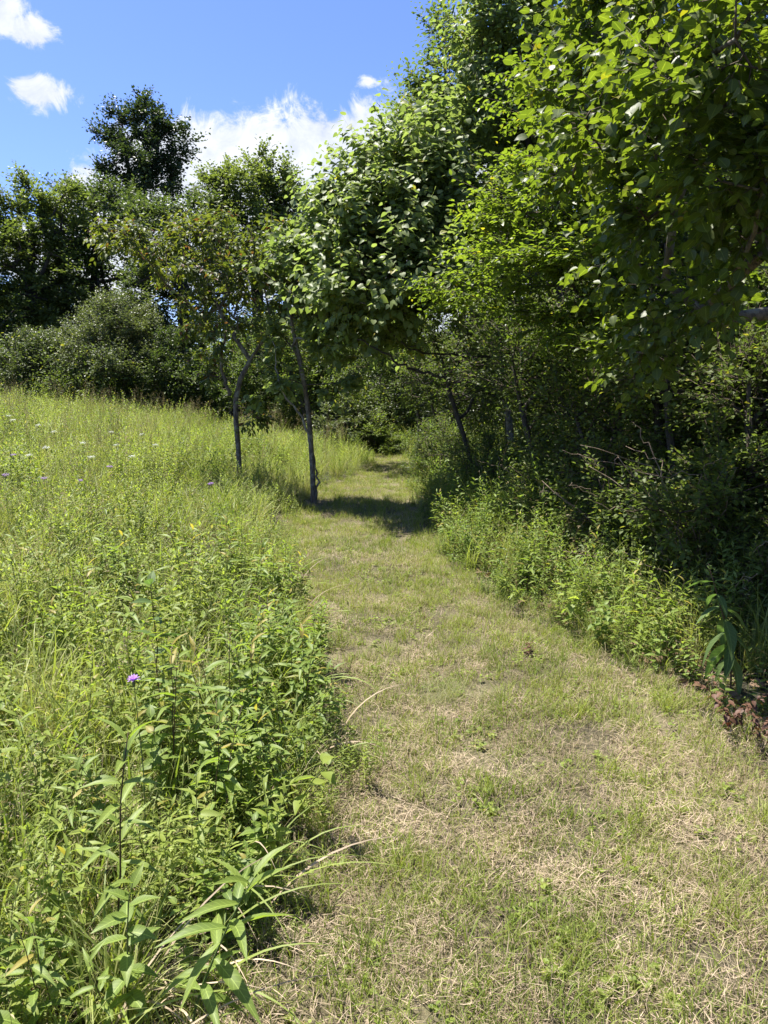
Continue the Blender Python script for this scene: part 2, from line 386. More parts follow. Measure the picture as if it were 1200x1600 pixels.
# ---------------------------------------------------------------- setting: the ground and the mown path
def sheet(name, xs, ys, mat, dz=0.0, kind='structure', label=None):
    X, Yg = np.meshgrid(xs, ys) if np.ndim(xs) == 1 else (xs, ys)
    n, m = X.shape; V = np.stack([X, Yg, hgt(X, Yg) + dz], -1).reshape(-1, 3)
    i = (np.arange(n - 1)[:, None] * m + np.arange(m - 1)[None]).ravel()
    F = np.concatenate([np.stack([i, i + 1, i + m + 1], -1), np.stack([i, i + m + 1, i + m], -1)])
    g = Geo(); g.add(V, F); return tag(link(name, g.mesh(name, [mat], True)), label, kind=kind)
gx = np.unique(np.concatenate([np.linspace(-14, 12, 105), np.sign(np.linspace(-1, 1, 40)) * 12 * 60 ** np.abs(np.linspace(-1, 1, 40))]))
gy = np.unique(np.concatenate([np.linspace(-4, 26, 121), -4 - np.geomspace(1, 600, 14), 26 + np.geomspace(1, 700, 18)]))
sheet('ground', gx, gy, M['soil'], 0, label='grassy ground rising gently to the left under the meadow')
py_ = np.linspace(-3, 19, 120); tt = np.linspace(0, 1, 14)
yy = np.repeat(py_[:, None], 14, 1); xx = le(yy) * (1 - tt) + re_(yy) * tt
sheet('mown_path', xx, yy, M['turf'], 0.006, label='mown straw and grass path curving between meadow and thicket')


# ---------------------------------------------------------------- scatter of dense growth: templates and points live in the one object
def scatter(name, temps, P, rot, scl, idx, label, mats, cat=None):
    """temps: list of Geo. One object, instanced by geometry nodes from its own mesh"""
    g = Geo(); tid = []
    for k, tg in enumerate(temps):
        for v, f, r, u, m in zip(tg.v, tg.f, tg.r, tg.u, tg.m):
            g.v.append(v); g.f.append(f + g.n - 0); g.r.append(r); g.u.append(u); g.m.append(m)
        # faces inside a template are already offset from its own start
        g.n += tg.n; tid.append(np.full(tg.n, k + 1))
    tid = np.concatenate(tid).astype(np.int32)
    me = g.mesh(name, mats, False, (P, [('rot', 'FLOAT_VECTOR', rot.astype(np.float32)), ('scl', 'FLOAT', scl.astype(np.float32)), ('idx', 'INT', (idx + 1).astype(np.int32))]))
    a = me.attributes.new('tid', 'INT', 'POINT'); a.data.foreach_set('value', np.concatenate([tid, np.zeros(len(P), np.int32)]))
    o = tag(link(name, me), label, cat, kind='stuff')
    ng = bpy.data.node_groups.new(name, 'GeometryNodeTree')
    ng.interface.new_socket('Geometry', in_out='INPUT', socket_type='NodeSocketGeometry')
    ng.interface.new_socket('Geometry', in_out='OUTPUT', socket_type='NodeSocketGeometry')
    N, Lk = ng.nodes, ng.links
    gi = N.new('NodeGroupInput'); go = N.new('NodeGroupOutput'); jn = N.new('GeometryNodeJoinGeometry'); Lk.new(jn.outputs[0], go.inputs[0])
    def att(nm, typ):
        q = N.new('GeometryNodeInputNamedAttribute'); q.data_type = typ; q.inputs[0].default_value = nm; return q.outputs[0]
    A_t, A_i, A_r, A_s = att('tid', 'INT'), att('idx', 'INT'), att('rot', 'FLOAT_VECTOR'), att('scl', 'FLOAT')
    def eq(a, k):
        q = N.new('FunctionNodeCompare'); q.data_type = 'INT'; q.operation = 'EQUAL'; Lk.new(a, q.inputs[2]); q.inputs[3].default_value = k; return q.outputs[0]
    for k in range(len(temps)):
        st = N.new('GeometryNodeSeparateGeometry'); Lk.new(gi.outputs[0], st.inputs[0]); Lk.new(eq(A_t, k + 1), st.inputs[1])
        pt = N.new('GeometryNodeSeparateGeometry'); Lk.new(gi.outputs[0], pt.inputs[0]); Lk.new(eq(A_i, k + 1), pt.inputs[1])
        ip = N.new('GeometryNodeInstanceOnPoints'); Lk.new(pt.outputs[0], ip.inputs['Points']); Lk.new(st.outputs[0], ip.inputs['Instance'])
        Lk.new(A_r, ip.inputs['Rotation']); Lk.new(A_s, ip.inputs['Scale']); Lk.new(ip.outputs[0], jn.inputs[0])
    md = o.modifiers.new('scatter', 'NODES'); md.node_group = ng
    return o

def plant_geo(g, rng, base, height, nl, lsize, tpl, lmat, smat, lean=0.15, azl=None, opposite=False, droop=0.2, up=0.5, srad=0.0025, wid=1.0, top=0.15, start=0.1, whorl=False, shape=(0.7, 1.0, 0.55)):
    """one leafy stem; returns its leaves (for those built leaf by leaf) and draws the stem into g"""
    azl = rng.uniform(0, 6.283) if azl is None else azl
    n = 8; t = np.linspace(0, 1, n); ln = lean * height
    pts = np.array(base, float) + np.stack([np.cos(azl) * ln * t ** 1.7 + 0.006 * rng.standard_normal(n) * t, np.sin(azl) * ln * t ** 1.7 + 0.006 * rng.standard_normal(n) * t, height * (t - 0.12 * lean * t ** 3)], -1)
    if smat is not None: tube(g, pts, srad * (1 - 0.65 * t), 4, rng.uniform(), smat)
    k = np.arange(nl); tl = start + (1 - start) * (k // 2 * 2 if opposite else k) / max(nl - 1, 1)
    pos = np.stack([np.interp(tl, t, pts[:, i]) for i in range(3)], -1)
    az = (k // 2 * 1.5708 + (k % 2) * np.pi if opposite else k * 2.4) + rng.normal(0, 0.25, nl) + azl
    el = up * (0.35 + 0.75 * tl) - droop * (1 - tl) + rng.normal(0, 0.15, nl)
    el = np.where(tl > 1 - top, el + 0.35, el)
    Y = np.stack([np.cos(az) * np.cos(el), np.sin(az) * np.cos(el), np.sin(el)], -1)
    Z = np.array((0, 0, 1.0)) - 0.3 * Y + rng.normal(0, 0.18, (nl, 3))
    sz = lsize * np.interp(tl, [0, 0.55, 1], shape) * rng.uniform(0.8, 1.15, nl)
    Lv = Leaves(); Lv.add(pos, Y, Z, sz, rng.uniform(0, 1, nl))
    return Lv.done()
def forb(g, rng, base, height, nl, lsize, tpl, lmat, smat, wid=1.0, **kw):
    bake(g, tpl, plant_geo(g, rng, base, height, nl, lsize, tpl, lmat, smat, **kw), lmat, wid)

# meadow templates. material slots: 0 grass, 1 yellow grass, 2 forb_far, 3 stem, 4 straw, 5 dead, 6 forb_light, 7 forb
MM = [M['grass'], M['grass_yellow'], M['forb_far'], M['stem'], M['straw'], M['dead'], M['forb_light'], M['forb']]
def make_meadow_templates(seed):
    rng = np.random.default_rng(seed); T = []
    for q in range(3):                     # 0-2 fine arching grass
        g = Geo(); blades(g, rng, 46, (0, 0, 0), (.28, .62), (.0028, .0048), .28, .65, 5, .055, 0 if q else 1); blades(g, rng, 10, (0, 0, 0), (.2, .5), (.002, .004), .5, .6, 4, .06, 4); T.append(g)
    g = Geo(); blades(g, rng, 20, (0, 0, 0), (.35, .7), (.006, .010), .25, .7, 6, .05, 0); T.append(g)            # 3 broad grass
    g = Geo()                                                                                                     # 4 grass in seed
    for k in range(7):
        az = rng.uniform(0, 6.28); h = rng.uniform(.55, .85); ln = rng.uniform(.05, .25) * h
        t = np.linspace(0, 1, 6); pts = np.stack([np.cos(az) * ln * t ** 2, np.sin(az) * ln * t ** 2, h * t], -1) + np.append(rng.normal(0, .04, 2), 0)
        tube(g, pts, .0011, 3, .6, 1); m = 26; tl = rng.uniform(.74, 1, m)
        P = np.stack([np.interp(tl, t, pts[:, i]) for i in range(3)], -1); D = rng.normal(0, 1, (m, 3)) * (1, 1, .5) + (0, 0, .7)
        L = Leaves(); L.add(P + nrm(D) * .012, D, rng.normal(0, 1, (m, 3)), rng.uniform(.008, .016, m), rng.uniform(0, 1, m)); bake(g, L_TINY, L.done(), 4)
    blades(g, rng, 14, (0, 0, 0), (.3, .55), (.003, .005), .3, .6, 4, .05, 1); T.append(g)
    for q in range(3):                     # 5-7 goldenrod-like stems with many narrow leaves
        g = Geo()
        for k in range(4): forb(g, rng, (*rng.normal(0, .06, 2), 0), rng.uniform(.38, .68), 34, rng.uniform(.055, .075), L_LANCE if q else L_OVAL, 2 if q != 2 else 6, 3, lean=.2, droop=.1, up=.6, wid=1.3 if q else .75)
        T.append(g)
    g = Geo()                                                                                                     # 8 opposite oval leaves
    for k in range(3): forb(g, rng, (*rng.normal(0, .06, 2), 0), rng.uniform(.3, .55), 14, .075, L_OVATE, 2, 3, opposite=True, lean=.25, droop=.2, up=.3)
    T.append(g)
    g = Geo()                                                                                                     # 9 bushy fine mass
    for k in range(9): forb(g, rng, (*rng.normal(0, .08, 2), 0), rng.uniform(.25, .5), 30, .028, L_OVAL, 6, 3, lean=.6, droop=.1, up=.4, wid=.9, srad=.0012)
    T.append(g)
    g = Geo()                                                                                                     # 10 last year's stalks
    for k in range(4): forb(g, rng, (*rng.normal(0, .05, 2), 0), rng.uniform(.4, .75), 6, .04, L_LANCE, 4, 5, lean=.3, srad=.0016)
    blades(g, rng, 22, (0, 0, 0), (.15, .45), (.002, .004), .7, .9, 4, .08, 4); T.append(g)
    g = Geo()                                                                                                     # 11 low cover
    for k in range(7): forb(g, rng, (*rng.normal(0, .1, 2), 0), rng.uniform(.1, .25), 7, .05, L_OVATE, 2, 3, lean=.6, up=.2)
    blades(g, rng, 20, (0, 0, 0), (.1, .3), (.003, .005), .5, .6, 3, .1, 0); T.append(g)
    g = Geo()                                                                                                     # 12 long lush blades
    blades(g, rng, 15, (0, 0, 0), (.45, .8), (.007, .012), .3, 1.0, 7, .04, 0); blades(g, rng, 8, (0, 0, 0), (.4, .7), (.004, .007), .4, .9, 6, .04, 1); T.append(g)
    g = Geo()                                                                                                     # 13 larger pointed leaves
    for k in range(2): forb(g, rng, (*rng.normal(0, .05, 2), 0), rng.uniform(.4, .6), 14, .125, L_BROADLANCE, 6, 3, lean=.2, droop=.1, up=.5, wid=.75)
    T.append(g)
    return T

rng = np.random.default_rng(11)
def fbm2(x, y, s, seed):
    r = np.random.default_rng(seed); v = 0
    for k in range(5):
        a, b, c, d = r.uniform(-1, 1, 4); v = v + np.sin((x * a * 2 + y * b * 2) * s * (1 + k * .6) + c * 9) * np.sin((x * d - y * a) * s * (1 + k * .6) + b * 7)
    return v / 2.2

def visible(P, pad=1.25):
    """keep what the frame or a step to its side could see"""
    x, y = P[:, 0], P[:, 1]
    return (y > 0.35) & (np.abs(x) < 1.0 + y * 0.52 * pad)

def region(rng, dens_fn, x0, x1, y0, y1, dmax):
    n = int((x1 - x0) * (y1 - y0) * dmax); x = rng.uniform(x0, x1, n); y = rng.uniform(y0, y1, n)
    k = rng.uniform(0, dmax, n) < dens_fn(x, y); P = np.stack([x[k], y[k], hgt(x[k], y[k])], -1)
    return P[visible(P)]

T = make_meadow_templates(5)
# tall growth on the left
def dens(x, y):
    e = le(y) + 0.07 * np.sin(y * 3.1) + 0.05 * np.sin(y * 7.7) - x
    d = np.interp(y, [0, 2.5, 5, 9, 20], [130, 110, 70, 46, 34])
    return np.where(e > 0.02, d, 0) * (y < 19.5)
P = region(rng, dens, -13, 0.3, 0.3, 19.5, 130)
n = len(P); e = le(P[:, 1]) - P[:, 0]; pn = fbm2(P[:, 0], P[:, 1], 1.1, 3)
u = rng.uniform(0, 1, n) + 0.38 * pn
wts = [(.13, 0), (.25, 1), (.36, 2), (.43, 3), (.50, 4), (.58, 5), (.66, 6), (.74, 7), (.80, 8), (.87, 9), (.92, 10), (9, 11)]
idx = np.zeros(n, int)
for th, k in reversed(wts): idx[u < th] = k
nearf = (P[:, 1] < 3.6) & (rng.uniform(0, 1, n) < .34); idx = np.where(nearf, rng.choice([12, 12, 13, 2], n), idx)
farf = (P[:, 1] > 3.6) & (rng.uniform(0, 1, n) < .10); idx = np.where(farf, 12, idx)
near_edge = e < 0.35
idx = np.where(near_edge & (idx == 4), 5, idx)
scl = np.interp(e, [0, .12, .6, 2], [.45, .62, .85, 1.0]) * rng.uniform(.75, 1.2, n) * (1 + .14 * fbm2(P[:, 0], P[:, 1], 1.7, 8))
scl *= np.interp(P[:, 1], [0, 1.5, 3, 8, 20], [.72, .82, .9, 1.05, 1.15])
rot = np.stack([rng.normal(0, .10, n), rng.normal(0, .10, n), rng.uniform(0, 6.283, n)], -1)
lean_edge = np.exp(-e / .15) * .35; rot[:, 1] += 0
print('meadow', n)
scatter('meadow_growth', T, P, rot, scl, idx, 'tall bright green meadow grass and leafy weeds on the left slope', MM)

# end of the path and the bank of weeds on the right
def dens2(x, y):
    r = x - re_(y); lim = np.interp(y, [2, 4, 8, 16], [1.6, 1.4, 1.3, 1.1])
    d = np.interp(y, [0, 3.2, 4.4, 10, 20], [45, 30, 85, 60, 40]) * np.where((x - 1.8) ** 2 + (y - 3.45) ** 2 < .16, .12, 1)
    return np.where((r > 0.0 + .07 * np.sin(y * 4.3)) & (r < lim) & (y > 1.2), d, 0)
P = region(rng, dens2, -3, 6, 0.8, 20, 90)
n = len(P); e = P[:, 0] - re_(P[:, 1])
idx = rng.choice([0, 2, 3, 5, 6, 7, 8, 9, 11, 11, 8, 10], n)
scl = np.interp(e, [0, .12, .4, 1.2], [.36, .65, 1.0, 1.35]) * rng.uniform(.7, 1.2, n) * np.interp(P[:, 1], [1, 2.6, 4, 7, 18], [.35, .5, .8, 1.1, 1.25])
rot = np.stack([rng.normal(0, .12, n), rng.normal(0, .12, n), rng.uniform(0, 6.283, n)], -1)
MB = [M['grass'], M['grass_yellow'], M['forb'], M['stem'], M['straw'], M['dead'], M['forb_far'], M['forb']]
print('bank', n)
scatter('bank_weeds', T, P, rot, scl, idx, 'tangled green weeds and grass along the right edge of the path', MB)

# mown sward: 0 turf, 1 straw, 2 dead, 3 clover leaf
def mown_templates(seed):
    rng = np.random.default_rng(seed); T = []; D = .085
    def b(n): return np.c_[rng.uniform(-D, D, (n, 2)), np.zeros(n)]
    for q in range(2):
        g = Geo(); blades(g, rng, 60, b(60), (.03, .085), (.0018, .0036), .45, .5, 3, mat=0); blades(g, rng, 22, b(22), (.03, .08), (.0015, .0028), .6, .5, 3, mat=1); T.append(g)
    for q in range(3):
        g = Geo(); bb = b(58); bb[:, 2] = rng.uniform(.003, .034, 58); blades(g, rng, 58, bb, (.015, .075), (.001, .0024), .3, .2, 3, mat=1, flat=1)
        blades(g, rng, 20, b(20), (.02, .07), (.0015, .003), .5, .5, 3, mat=0); blades(g, rng, 22, b(22), (.015, .05), (.0012, .0024), .7, .6, 3, mat=1); T.append(g)
    g = Geo(); blades(g, rng, 24, b(24), (.02, .06), (.002, .003), .3, .2, 2, mat=2); blades(g, rng, 24, b(24), (.02, .07), (.0015, .003), .8, .5, 3, mat=1); T.append(g)   # 5
    g = Geo()                                                                                                                                                          # 6 clover and small herbs
    for k in range(9): forb(g, rng, (*rng.uniform(-D, D, 2), 0), rng.uniform(.015, .045), 5, rng.uniform(.014, .026), L_ROUND, 3, 3, lean=.5, up=.35, srad=.0006)
    T.append(g)
    g = Geo(); blades(g, rng, 26, np.c_[rng.normal(0, .022, (26, 2)), np.zeros(26)], (.06, .15), (.0022, .0042), .4, .5, 4, mat=0); T.append(g)                        # 7 tuft
    g = Geo(); blades(g, rng, 60, np.c_[rng.normal(0, .03, (60, 2)), np.zeros(60)], (.06, .15), (.0009, .0014), .9, .6, 4, mat=4); T.append(g)                         # 8 fine blue-green bent
    g = Geo(); k = 5; bb = b(k); blades(g, rng, k, bb, (.02, .055), (.004, .006), .2, .1, 2, mat=2); blades(g, rng, 8, b(8), (.06, .14), (.0018, .0032), .3, .1, 4, mat=1, flat=1); T.append(g)  # 9 stubs, long straw
    return T
TM = mown_templates(3)
def dens3(x, y):
    d = np.interp(y, [0, 2, 4, 8, 18], [330, 290, 190, 110, 70])
    return np.where((x > le(y) - .12) & (x < re_(y) + .45), d, 0) * (y < 18.5)
P = region(rng, dens3, -3, 2.6, 0.35, 18.5, 330)
n = len(P); x, y = P[:, 0], P[:, 1]
mid = (x - le(y)) / (re_(y) - le(y))
gr = .75 * fbm2(x, y, 1.9, 21) + .5 * fbm2(x, y, 5.2, 5) + np.interp(y, [1, 3, 4.5, 7, 12], [-.08, -.12, .2, .5, .65]) - .15 * np.exp(-((mid - .35) / .25) ** 2) + np.where(mid < .1, -.25, 0)
gr += .45 * np.exp(-((y - 1.2) / .55) ** 2)
pg = 1 / (1 + np.exp(-gr * 4)); u = rng.uniform(0, 1, n)
green = u < pg * .75 + .2
idx = np.where(green, rng.choice([0, 1, 0, 1, 0, 1, 7, 7, 6], n), rng.choice([2, 3, 4, 2, 3, 4, 5, 9], n))
cl = np.exp(-(((x - .38) / .30) ** 2 + ((y - 3.55) / .16) ** 2)) > rng.uniform(.25, 1, n); idx = np.where(cl, 8, idx)
P[:, 2] += .006
rot = np.stack([rng.normal(0, .06, n), rng.normal(0, .06, n), rng.uniform(0, 6.283, n)], -1)
scl = rng.uniform(.75, 1.25, n)
print('mown', n)
scatter('mown_grass', TM, P, rot, scl, idx, 'short mown grass with pale dry straw clippings on the path', [M['mown'], M['straw'], M['dead'], M['forb_light'], M['bent']])

# leaf litter and bare twigs under the thicket
g = Geo(); n = 5200; x = rng.uniform(0, 1, n); y = rng.uniform(1.5, 18, n); x = re_(y) + .15 + x ** 1.3 * np.interp(y, [0, 18], [2.5, 4])
L = Leaves(); D = rng.normal(0, 1, (n, 3)) * (1, 1, .25); Zn = rng.normal(0, .35, (n, 3)) + (0, 0, 1)
L.add(np.stack([x, y, hgt(x, y) + rng.uniform(.01, .05, n)], -1), D, Zn, rng.uniform(.04, .085, n), rng.uniform(0, 1, n)); bake(g, L_ROUND, L.done(), 0)
tag(link('leaf_litter', g.mesh('leaf_litter', [M['litter']])), 'brown fallen leaves lying under the thicket', kind='stuff')


# ---------------------------------------------------------------- trees
def grow(rng, trunk, lobes, n, step=0.28, shell=0.45, sag=0.0, pathw=0.15):
    """nodes and parents of a tree that reaches points spread through the lobes"""
    A = []; vol = np.array([l[1][0] * l[1][1] * l[1][2] for l in lobes]) ** (2 / 3); cnt = np.maximum((vol / vol.sum() * n).astype(int), 3)
    for (c, r), k in zip(lobes, cnt):
        d = nrm(rng.normal(0, 1, (k, 3))); A.append(np.array(c) + d * (rng.uniform(0, 1, (k, 1)) ** shell) * np.array(r))
    A = np.concatenate(A)
    N = np.zeros((60000, 3)); par = np.full(60000, -1); dep = np.zeros(60000); m = 0
    tp = np.array(trunk, float); seg = []
    for a, b in zip(tp[:-1], tp[1:]):
        k = max(1, int(np.linalg.norm(b - a) / 0.22)); seg += [a + (b - a) * i / k for i in range(k)]
    seg.append(tp[-1]); seg = np.array(seg)
    sm = seg.copy()
    for _ in range(2): sm[1:-1] = (sm[:-2] + 2 * sm[1:-1] + sm[2:]) / 4
    seg = sm; m = len(seg); N[:m] = seg; par[1:m] = np.arange(m - 1); dep[1:m] = np.cumsum(np.linalg.norm(np.diff(seg, axis=0), axis=1)); nt = m
    first = int(m * 0.30)
    fork = seg[-1]; A = A[np.argsort(np.linalg.norm(A - seg[int(m * .7)], axis=1) * (1 + rng.uniform(0, .25, len(A))))]
    for a in A:
        d = np.linalg.norm(N[first:m] - a, axis=1) + pathw * dep[first:m]; j = first + int(np.argmin(d)); b = N[j]; L = np.linalg.norm(a - b)
        k = max(1, min(14, int(L / step))); bend = rng.normal(0, .10, 3) * L + np.array((0, 0, (.10 - sag) * L)); last = j
        for i in range(1, k + 1):
            t = i / k; q = b + (a - b) * t + bend * 4 * t * (1 - t) * .5 + rng.normal(0, .012, 3) * (t < 1)
            if m >= 59999: break
            N[m] = q; par[m] = last; dep[m] = dep[last] + L / k; last = m; m += 1
    return N[:m], par[:m], nt

def chains(par, w_, m):
    kids = [[] for _ in range(m)]
    for i in range(m):
        if par[i] >= 0: kids[par[i]].append(i)
    out = []; stack = [(0, -1)]
    while stack:
        s, p = stack.pop(); ch = [p, s] if p >= 0 else [s]; cur = s
        while kids[cur]:
            ks = sorted(kids[cur], key=lambda q: -w_[q])
            for q in ks[1:]: stack.append((q, cur))
            cur = ks[0]; ch.append(cur)
        out.append(ch)
    return out, kids

STATS = {}
def build_tree(name, seed, base, trunk, lobes, n_attr, n_leaf, leaf, lmat, bark, label, cat='tree', group=None, tpl=L_DIA, r0=0.08, wid=1.0, droop=0.0, tilt=.5, per=8, tw=(.15, .4), indiv=0,
               up=.25, shell=.45, step=.28, outw=.6, nbranch=5, sizes=(.7, 1.15), flatz=1.0, sag=0.0, twr=.0022, keep_thin=.004, twigmat='twig', extra_limbs=None, hang=0.0, sideang=.9):
    rng = np.random.default_rng(seed)
    base = np.array(base, float)
    N, par, nt = grow(rng, trunk, lobes, n_attr, step, shell, sag)
    m = len(N); w_ = np.ones(m)
    for i in range(m - 1, 0, -1): w_[par[i]] += w_[i]
    rad = r0 * (w_ / w_[0]) ** 0.48; rad[:nt] = np.maximum(rad[:nt], r0 * np.linspace(1, .45, nt)); rad[0] *= 1.35
    if nt > 2: rad[1] *= 1.1
    ch, kids = chains(par, w_, m)
    root = thing(name, base, label, cat, group)
    ch.sort(key=lambda c: -w_[c[1] if len(c) > 1 else 0])
    rest = Geo(); nb = 0
    for k, c in enumerate(ch):
        rr = rad[c].copy()
        if k: rr[0] = min(rr[0], rr[1] * 1.15) if len(rr) > 1 else rr[0]
        rr[-1] *= .5; pts = N[c] - base; sd = 10 if rr.max() > .03 else (6 if rr.max() > .012 else 3)
        if k == 0:
            g = Geo(); tube(g, pts, rr, 12, .5, 0, bump=.05, rng=rng); link('trunk', g.mesh('trunk', [M[bark]], True), root)
        elif nb < nbranch and len(c) > 3 and rr.max() > .01:
            g = Geo(); tube(g, pts, rr, 8, .5, 0, bump=.04, rng=rng); link('branch', g.mesh('branch', [M[bark]], True), root); nb += 1
        elif rr.max() >= keep_thin * .6: tube(rest, pts, np.maximum(rr, .002), sd, .5, 0)
    for lim in (extra_limbs or []):
        p = np.array(lim[0]) - base; q = [p[0]]
        for a, b in zip(p[:-1], p[1:]): q += [a + (b - a) * i / 5 + rng.normal(0, .012, 3) for i in range(1, 6)]
        g = Geo(); tube(g, np.array(q), np.linspace(lim[1], lim[1] * .3, len(q)), 6, .5, 0); link('branch', g.mesh('branch', [M[lim[2] if len(lim) > 2 else bark]], True), root)
    # leafy twigs
    cen = np.array([l[0] for l in lobes]); rds = np.array([np.mean(l[1]) for l in lobes])
    cand = np.arange(nt, m); wt = np.where(w_[cand] < 14, 1.0, .25); ntw = max(4, n_leaf // per)
    o = rng.choice(cand, ntw, p=wt / wt.sum()); P0 = N[o] + rng.normal(0, .03, (ntw, 3)); pd = nrm(N[o] - N[par[o]])
    dd = ((P0[:, None] - cen[None]) / rds[None, :, None]); near = np.argmin(np.linalg.norm(dd, axis=2), 1)
    od = nrm(P0 - cen[near]); D = nrm(od * outw + pd * .5 + rng.normal(0, .45, (ntw, 3)) + np.array((0, 0, up))); D[:, 2] *= flatz; D = nrm(D)
    Ln = rng.uniform(tw[0], tw[1], ntw); twigs(rest, P0 - base, D, Ln, twr, .5, 0)
    k = np.arange(per); t = (k + .6) / per
    bend = np.array((0, 0, -1.0)) * droop
    P = P0[:, None] + D[:, None] * (Ln[:, None] * t[None])[:, :, None]
    side = nrm(np.cross(D, np.array((0, 0, 1.0)) + rng.normal(0, .2, (ntw, 3)))); sg = np.where(k % 2 == 0, 1, -1)
    ca, sa = math.cos(sideang), math.sin(sideang)
    Y = D[:, None] * ca + side[:, None] * (sa * sg)[None, :, None] + rng.normal(0, .25, (ntw, per, 3)) + bend
    Z = np.array((0, 0, 1.0)) + rng.normal(0, tilt, (ntw, per, 3)) - hang * D[:, None] * 0 + hang * od[:, None] * 1.2
    pet = leaf * .25
    P = P + nrm(Y) * pet
    sz = leaf * rng.uniform(sizes[0], sizes[1], (ntw, per)) * np.where(t > .85, .75, 1)[None]
    L = Leaves(); L.add(P.reshape(-1, 3), Y.reshape(-1, 3), Z.reshape(-1, 3), sz.ravel(), rng.uniform(0, 1, ntw * per)); L = L.done()
    P, X, Yv, Zv, Sz, Rn = L
    own = np.zeros(len(P), bool)
    if indiv:
        q = P - np.array((0, 0, EYE)); c_, s_ = math.cos(PITCH), math.sin(PITCH)
        dz = q[:, 1] * c_ - q[:, 2] * s_; uy = q[:, 1] * s_ + q[:, 2] * c_
        vis = (dz > .3) & (np.abs(q[:, 0] / dz) < .50) & (np.abs(uy / dz) < .67)
        facing = np.abs(np.sum(Zv * nrm(q), 1)); score = np.where(vis, Sz / np.maximum(dz, .3) * (.4 + facing), 0)
        pick = np.argsort(-score)[:indiv]; pick = pick[score[pick] > 0]; own[pick] = True
        mes = []
        for v in range(5):
            tv_ = tpl[v % len(tpl)] if isinstance(tpl, list) else tpl; gg = Geo(); gg.add(tv_[0] * (wid, 1, 1), tv_[1], .1 + .2 * v, tv_[2]); mes.append(gg.mesh('leaf', [M[lmat]], True))
        for i in pick:
            lf = bpy.data.objects.new('leaf', mes[min(4, int(Rn[i] * 5))]); C.objects.link(lf); lf.parent = root
            s = Sz[i]; mt = Matrix(((X[i][0], Yv[i][0], Zv[i][0], 0), (X[i][1], Yv[i][1], Zv[i][1], 0), (X[i][2], Yv[i][2], Zv[i][2], 0), (0, 0, 0, 1))) @ Matrix.Diagonal((s, s, s, 1))
            mt.translation = Vector(P[i] - base); lf.matrix_local = mt
    gl = Geo(); kp = ~own; tl_ = tpl if isinstance(tpl, list) else [tpl]; sub = np.arange(len(P)) * 7919 // 13 % len(tl_)
    for q_, tv_ in enumerate(tl_): bake(gl, tv_, tuple(a[kp & (sub == q_)] for a in L), 0, wid, base)
    cr = link('crown', gl.mesh('crown', [M[lmat]], isinstance(tpl, list) or len(tpl[0]) > 6), root); cr['kind'] = 'stuff'
    tg = link('twigs', rest.mesh('twigs', [M[twigmat]], True), root); tg['kind'] = 'stuff'
    STATS[name] = STATS.get(name, 0) + sum(len(f) for f in gl.f) + sum(len(f) for f in rest.f)
    return root

def lobe(px, py, Y, rx, rz, ry=None):
    """a crown lobe given by where it shows and its distance; its radii become metres"""
    k = Y / FPX * 1.02; return (tuple(at(px, py, Y)), (rx * k, ry if ry else max(rx, rz) * k, rz * k))
def base_at(px, Y):
    d = pdir(px, 750); x = d[0] / d[1] * Y; return np.array((x, Y, float(hgt(x, Y))))
def pts(*a): return [at(*q) for q in a]

# the two saplings where the path bends
bA = ghit(375, 768); bA = np.array((bA[0], bA[1], float(hgt(*bA))))
Ya = bA[1]
build_tree('sapling_tree', 1, bA, [bA - (0, 0, .1), *pts((373, 700, Ya), (371, 660, Ya), (359, 622, Ya), (372, 592, Ya), (393, 560, Ya), (405, 535, Ya), (425, 515, Ya - .1), (450, 490, Ya - .2))],
           [lobe(318, 425, Ya, 80, 50), lobe(225, 385, Ya - .3, 75, 30), lobe(185, 390, Ya - .3, 35, 22), lobe(390, 445, Ya, 80, 60), lobe(440, 400, Ya, 70, 60), lobe(310, 370, Ya, 70, 40), lobe(345, 510, Ya, 42, 50), lobe(470, 460, Ya, 50, 50), lobe(395, 650, Ya, 24, 18), lobe(375, 510, Ya - .2, 50, 36), lobe(300, 480, Ya, 50, 34), lobe(320, 560, Ya, 22, 40)],
           170, 7500, .085, 'l_dog', 'bark', 'crooked dark sapling with dull red tinged leaves standing in the meadow grass', tpl=L_OVATE, r0=.036, droop=.45, indiv=260, per=6, tw=(.12, .3), up=.1, shell=.6, wid=.9, nbranch=7,
           extra_limbs=[(pts((359, 618, Ya), (345, 575, Ya - .1), (352, 520, Ya - .2), (335, 460, Ya - .2), (320, 420, Ya - .2)), .028)])
bB = ghit(490, 787); bB = np.array((bB[0], bB[1], float(hgt(*bB)))); Yb = bB[1]
build_tree('sapling_tree', 2, bB, [bB - (0, 0, .1), *pts((489, 740, Yb), (487, 700, Yb), (482, 640, Yb), (478, 605, Yb), (468, 560, Yb), (458, 520, Yb), (448, 470, Yb))],
           [lobe(480, 440, Yb, 70, 70), lobe(520, 480, Yb, 60, 50), lobe(440, 420, Yb, 55, 50), lobe(500, 380, Yb, 55, 50), lobe(450, 530, Yb, 50, 35), lobe(430, 600, Yb, 32, 30), lobe(510, 540, Yb - .2, 50, 34), lobe(520, 600, Yb - .1, 30, 30)],
           110, 3600, .080, 'l_redbud', 'bark', 'slim straight sapling with a thin pale side stem at the edge of the path', tpl=L_HEART, r0=.034, droop=.5, indiv=200, per=6, tw=(.12, .3), up=.1, shell=.6, nbranch=6,
           extra_limbs=[(pts((487, 695, Yb), (470, 650, Yb - .1), (442, 612, Yb - .2), (430, 575, Yb - .2), (430, 535, Yb - .2)), .018, 'bark_pale'), (pts((493, 787, Yb), (496, 745, Yb), (489, 705, Yb)), .022)])

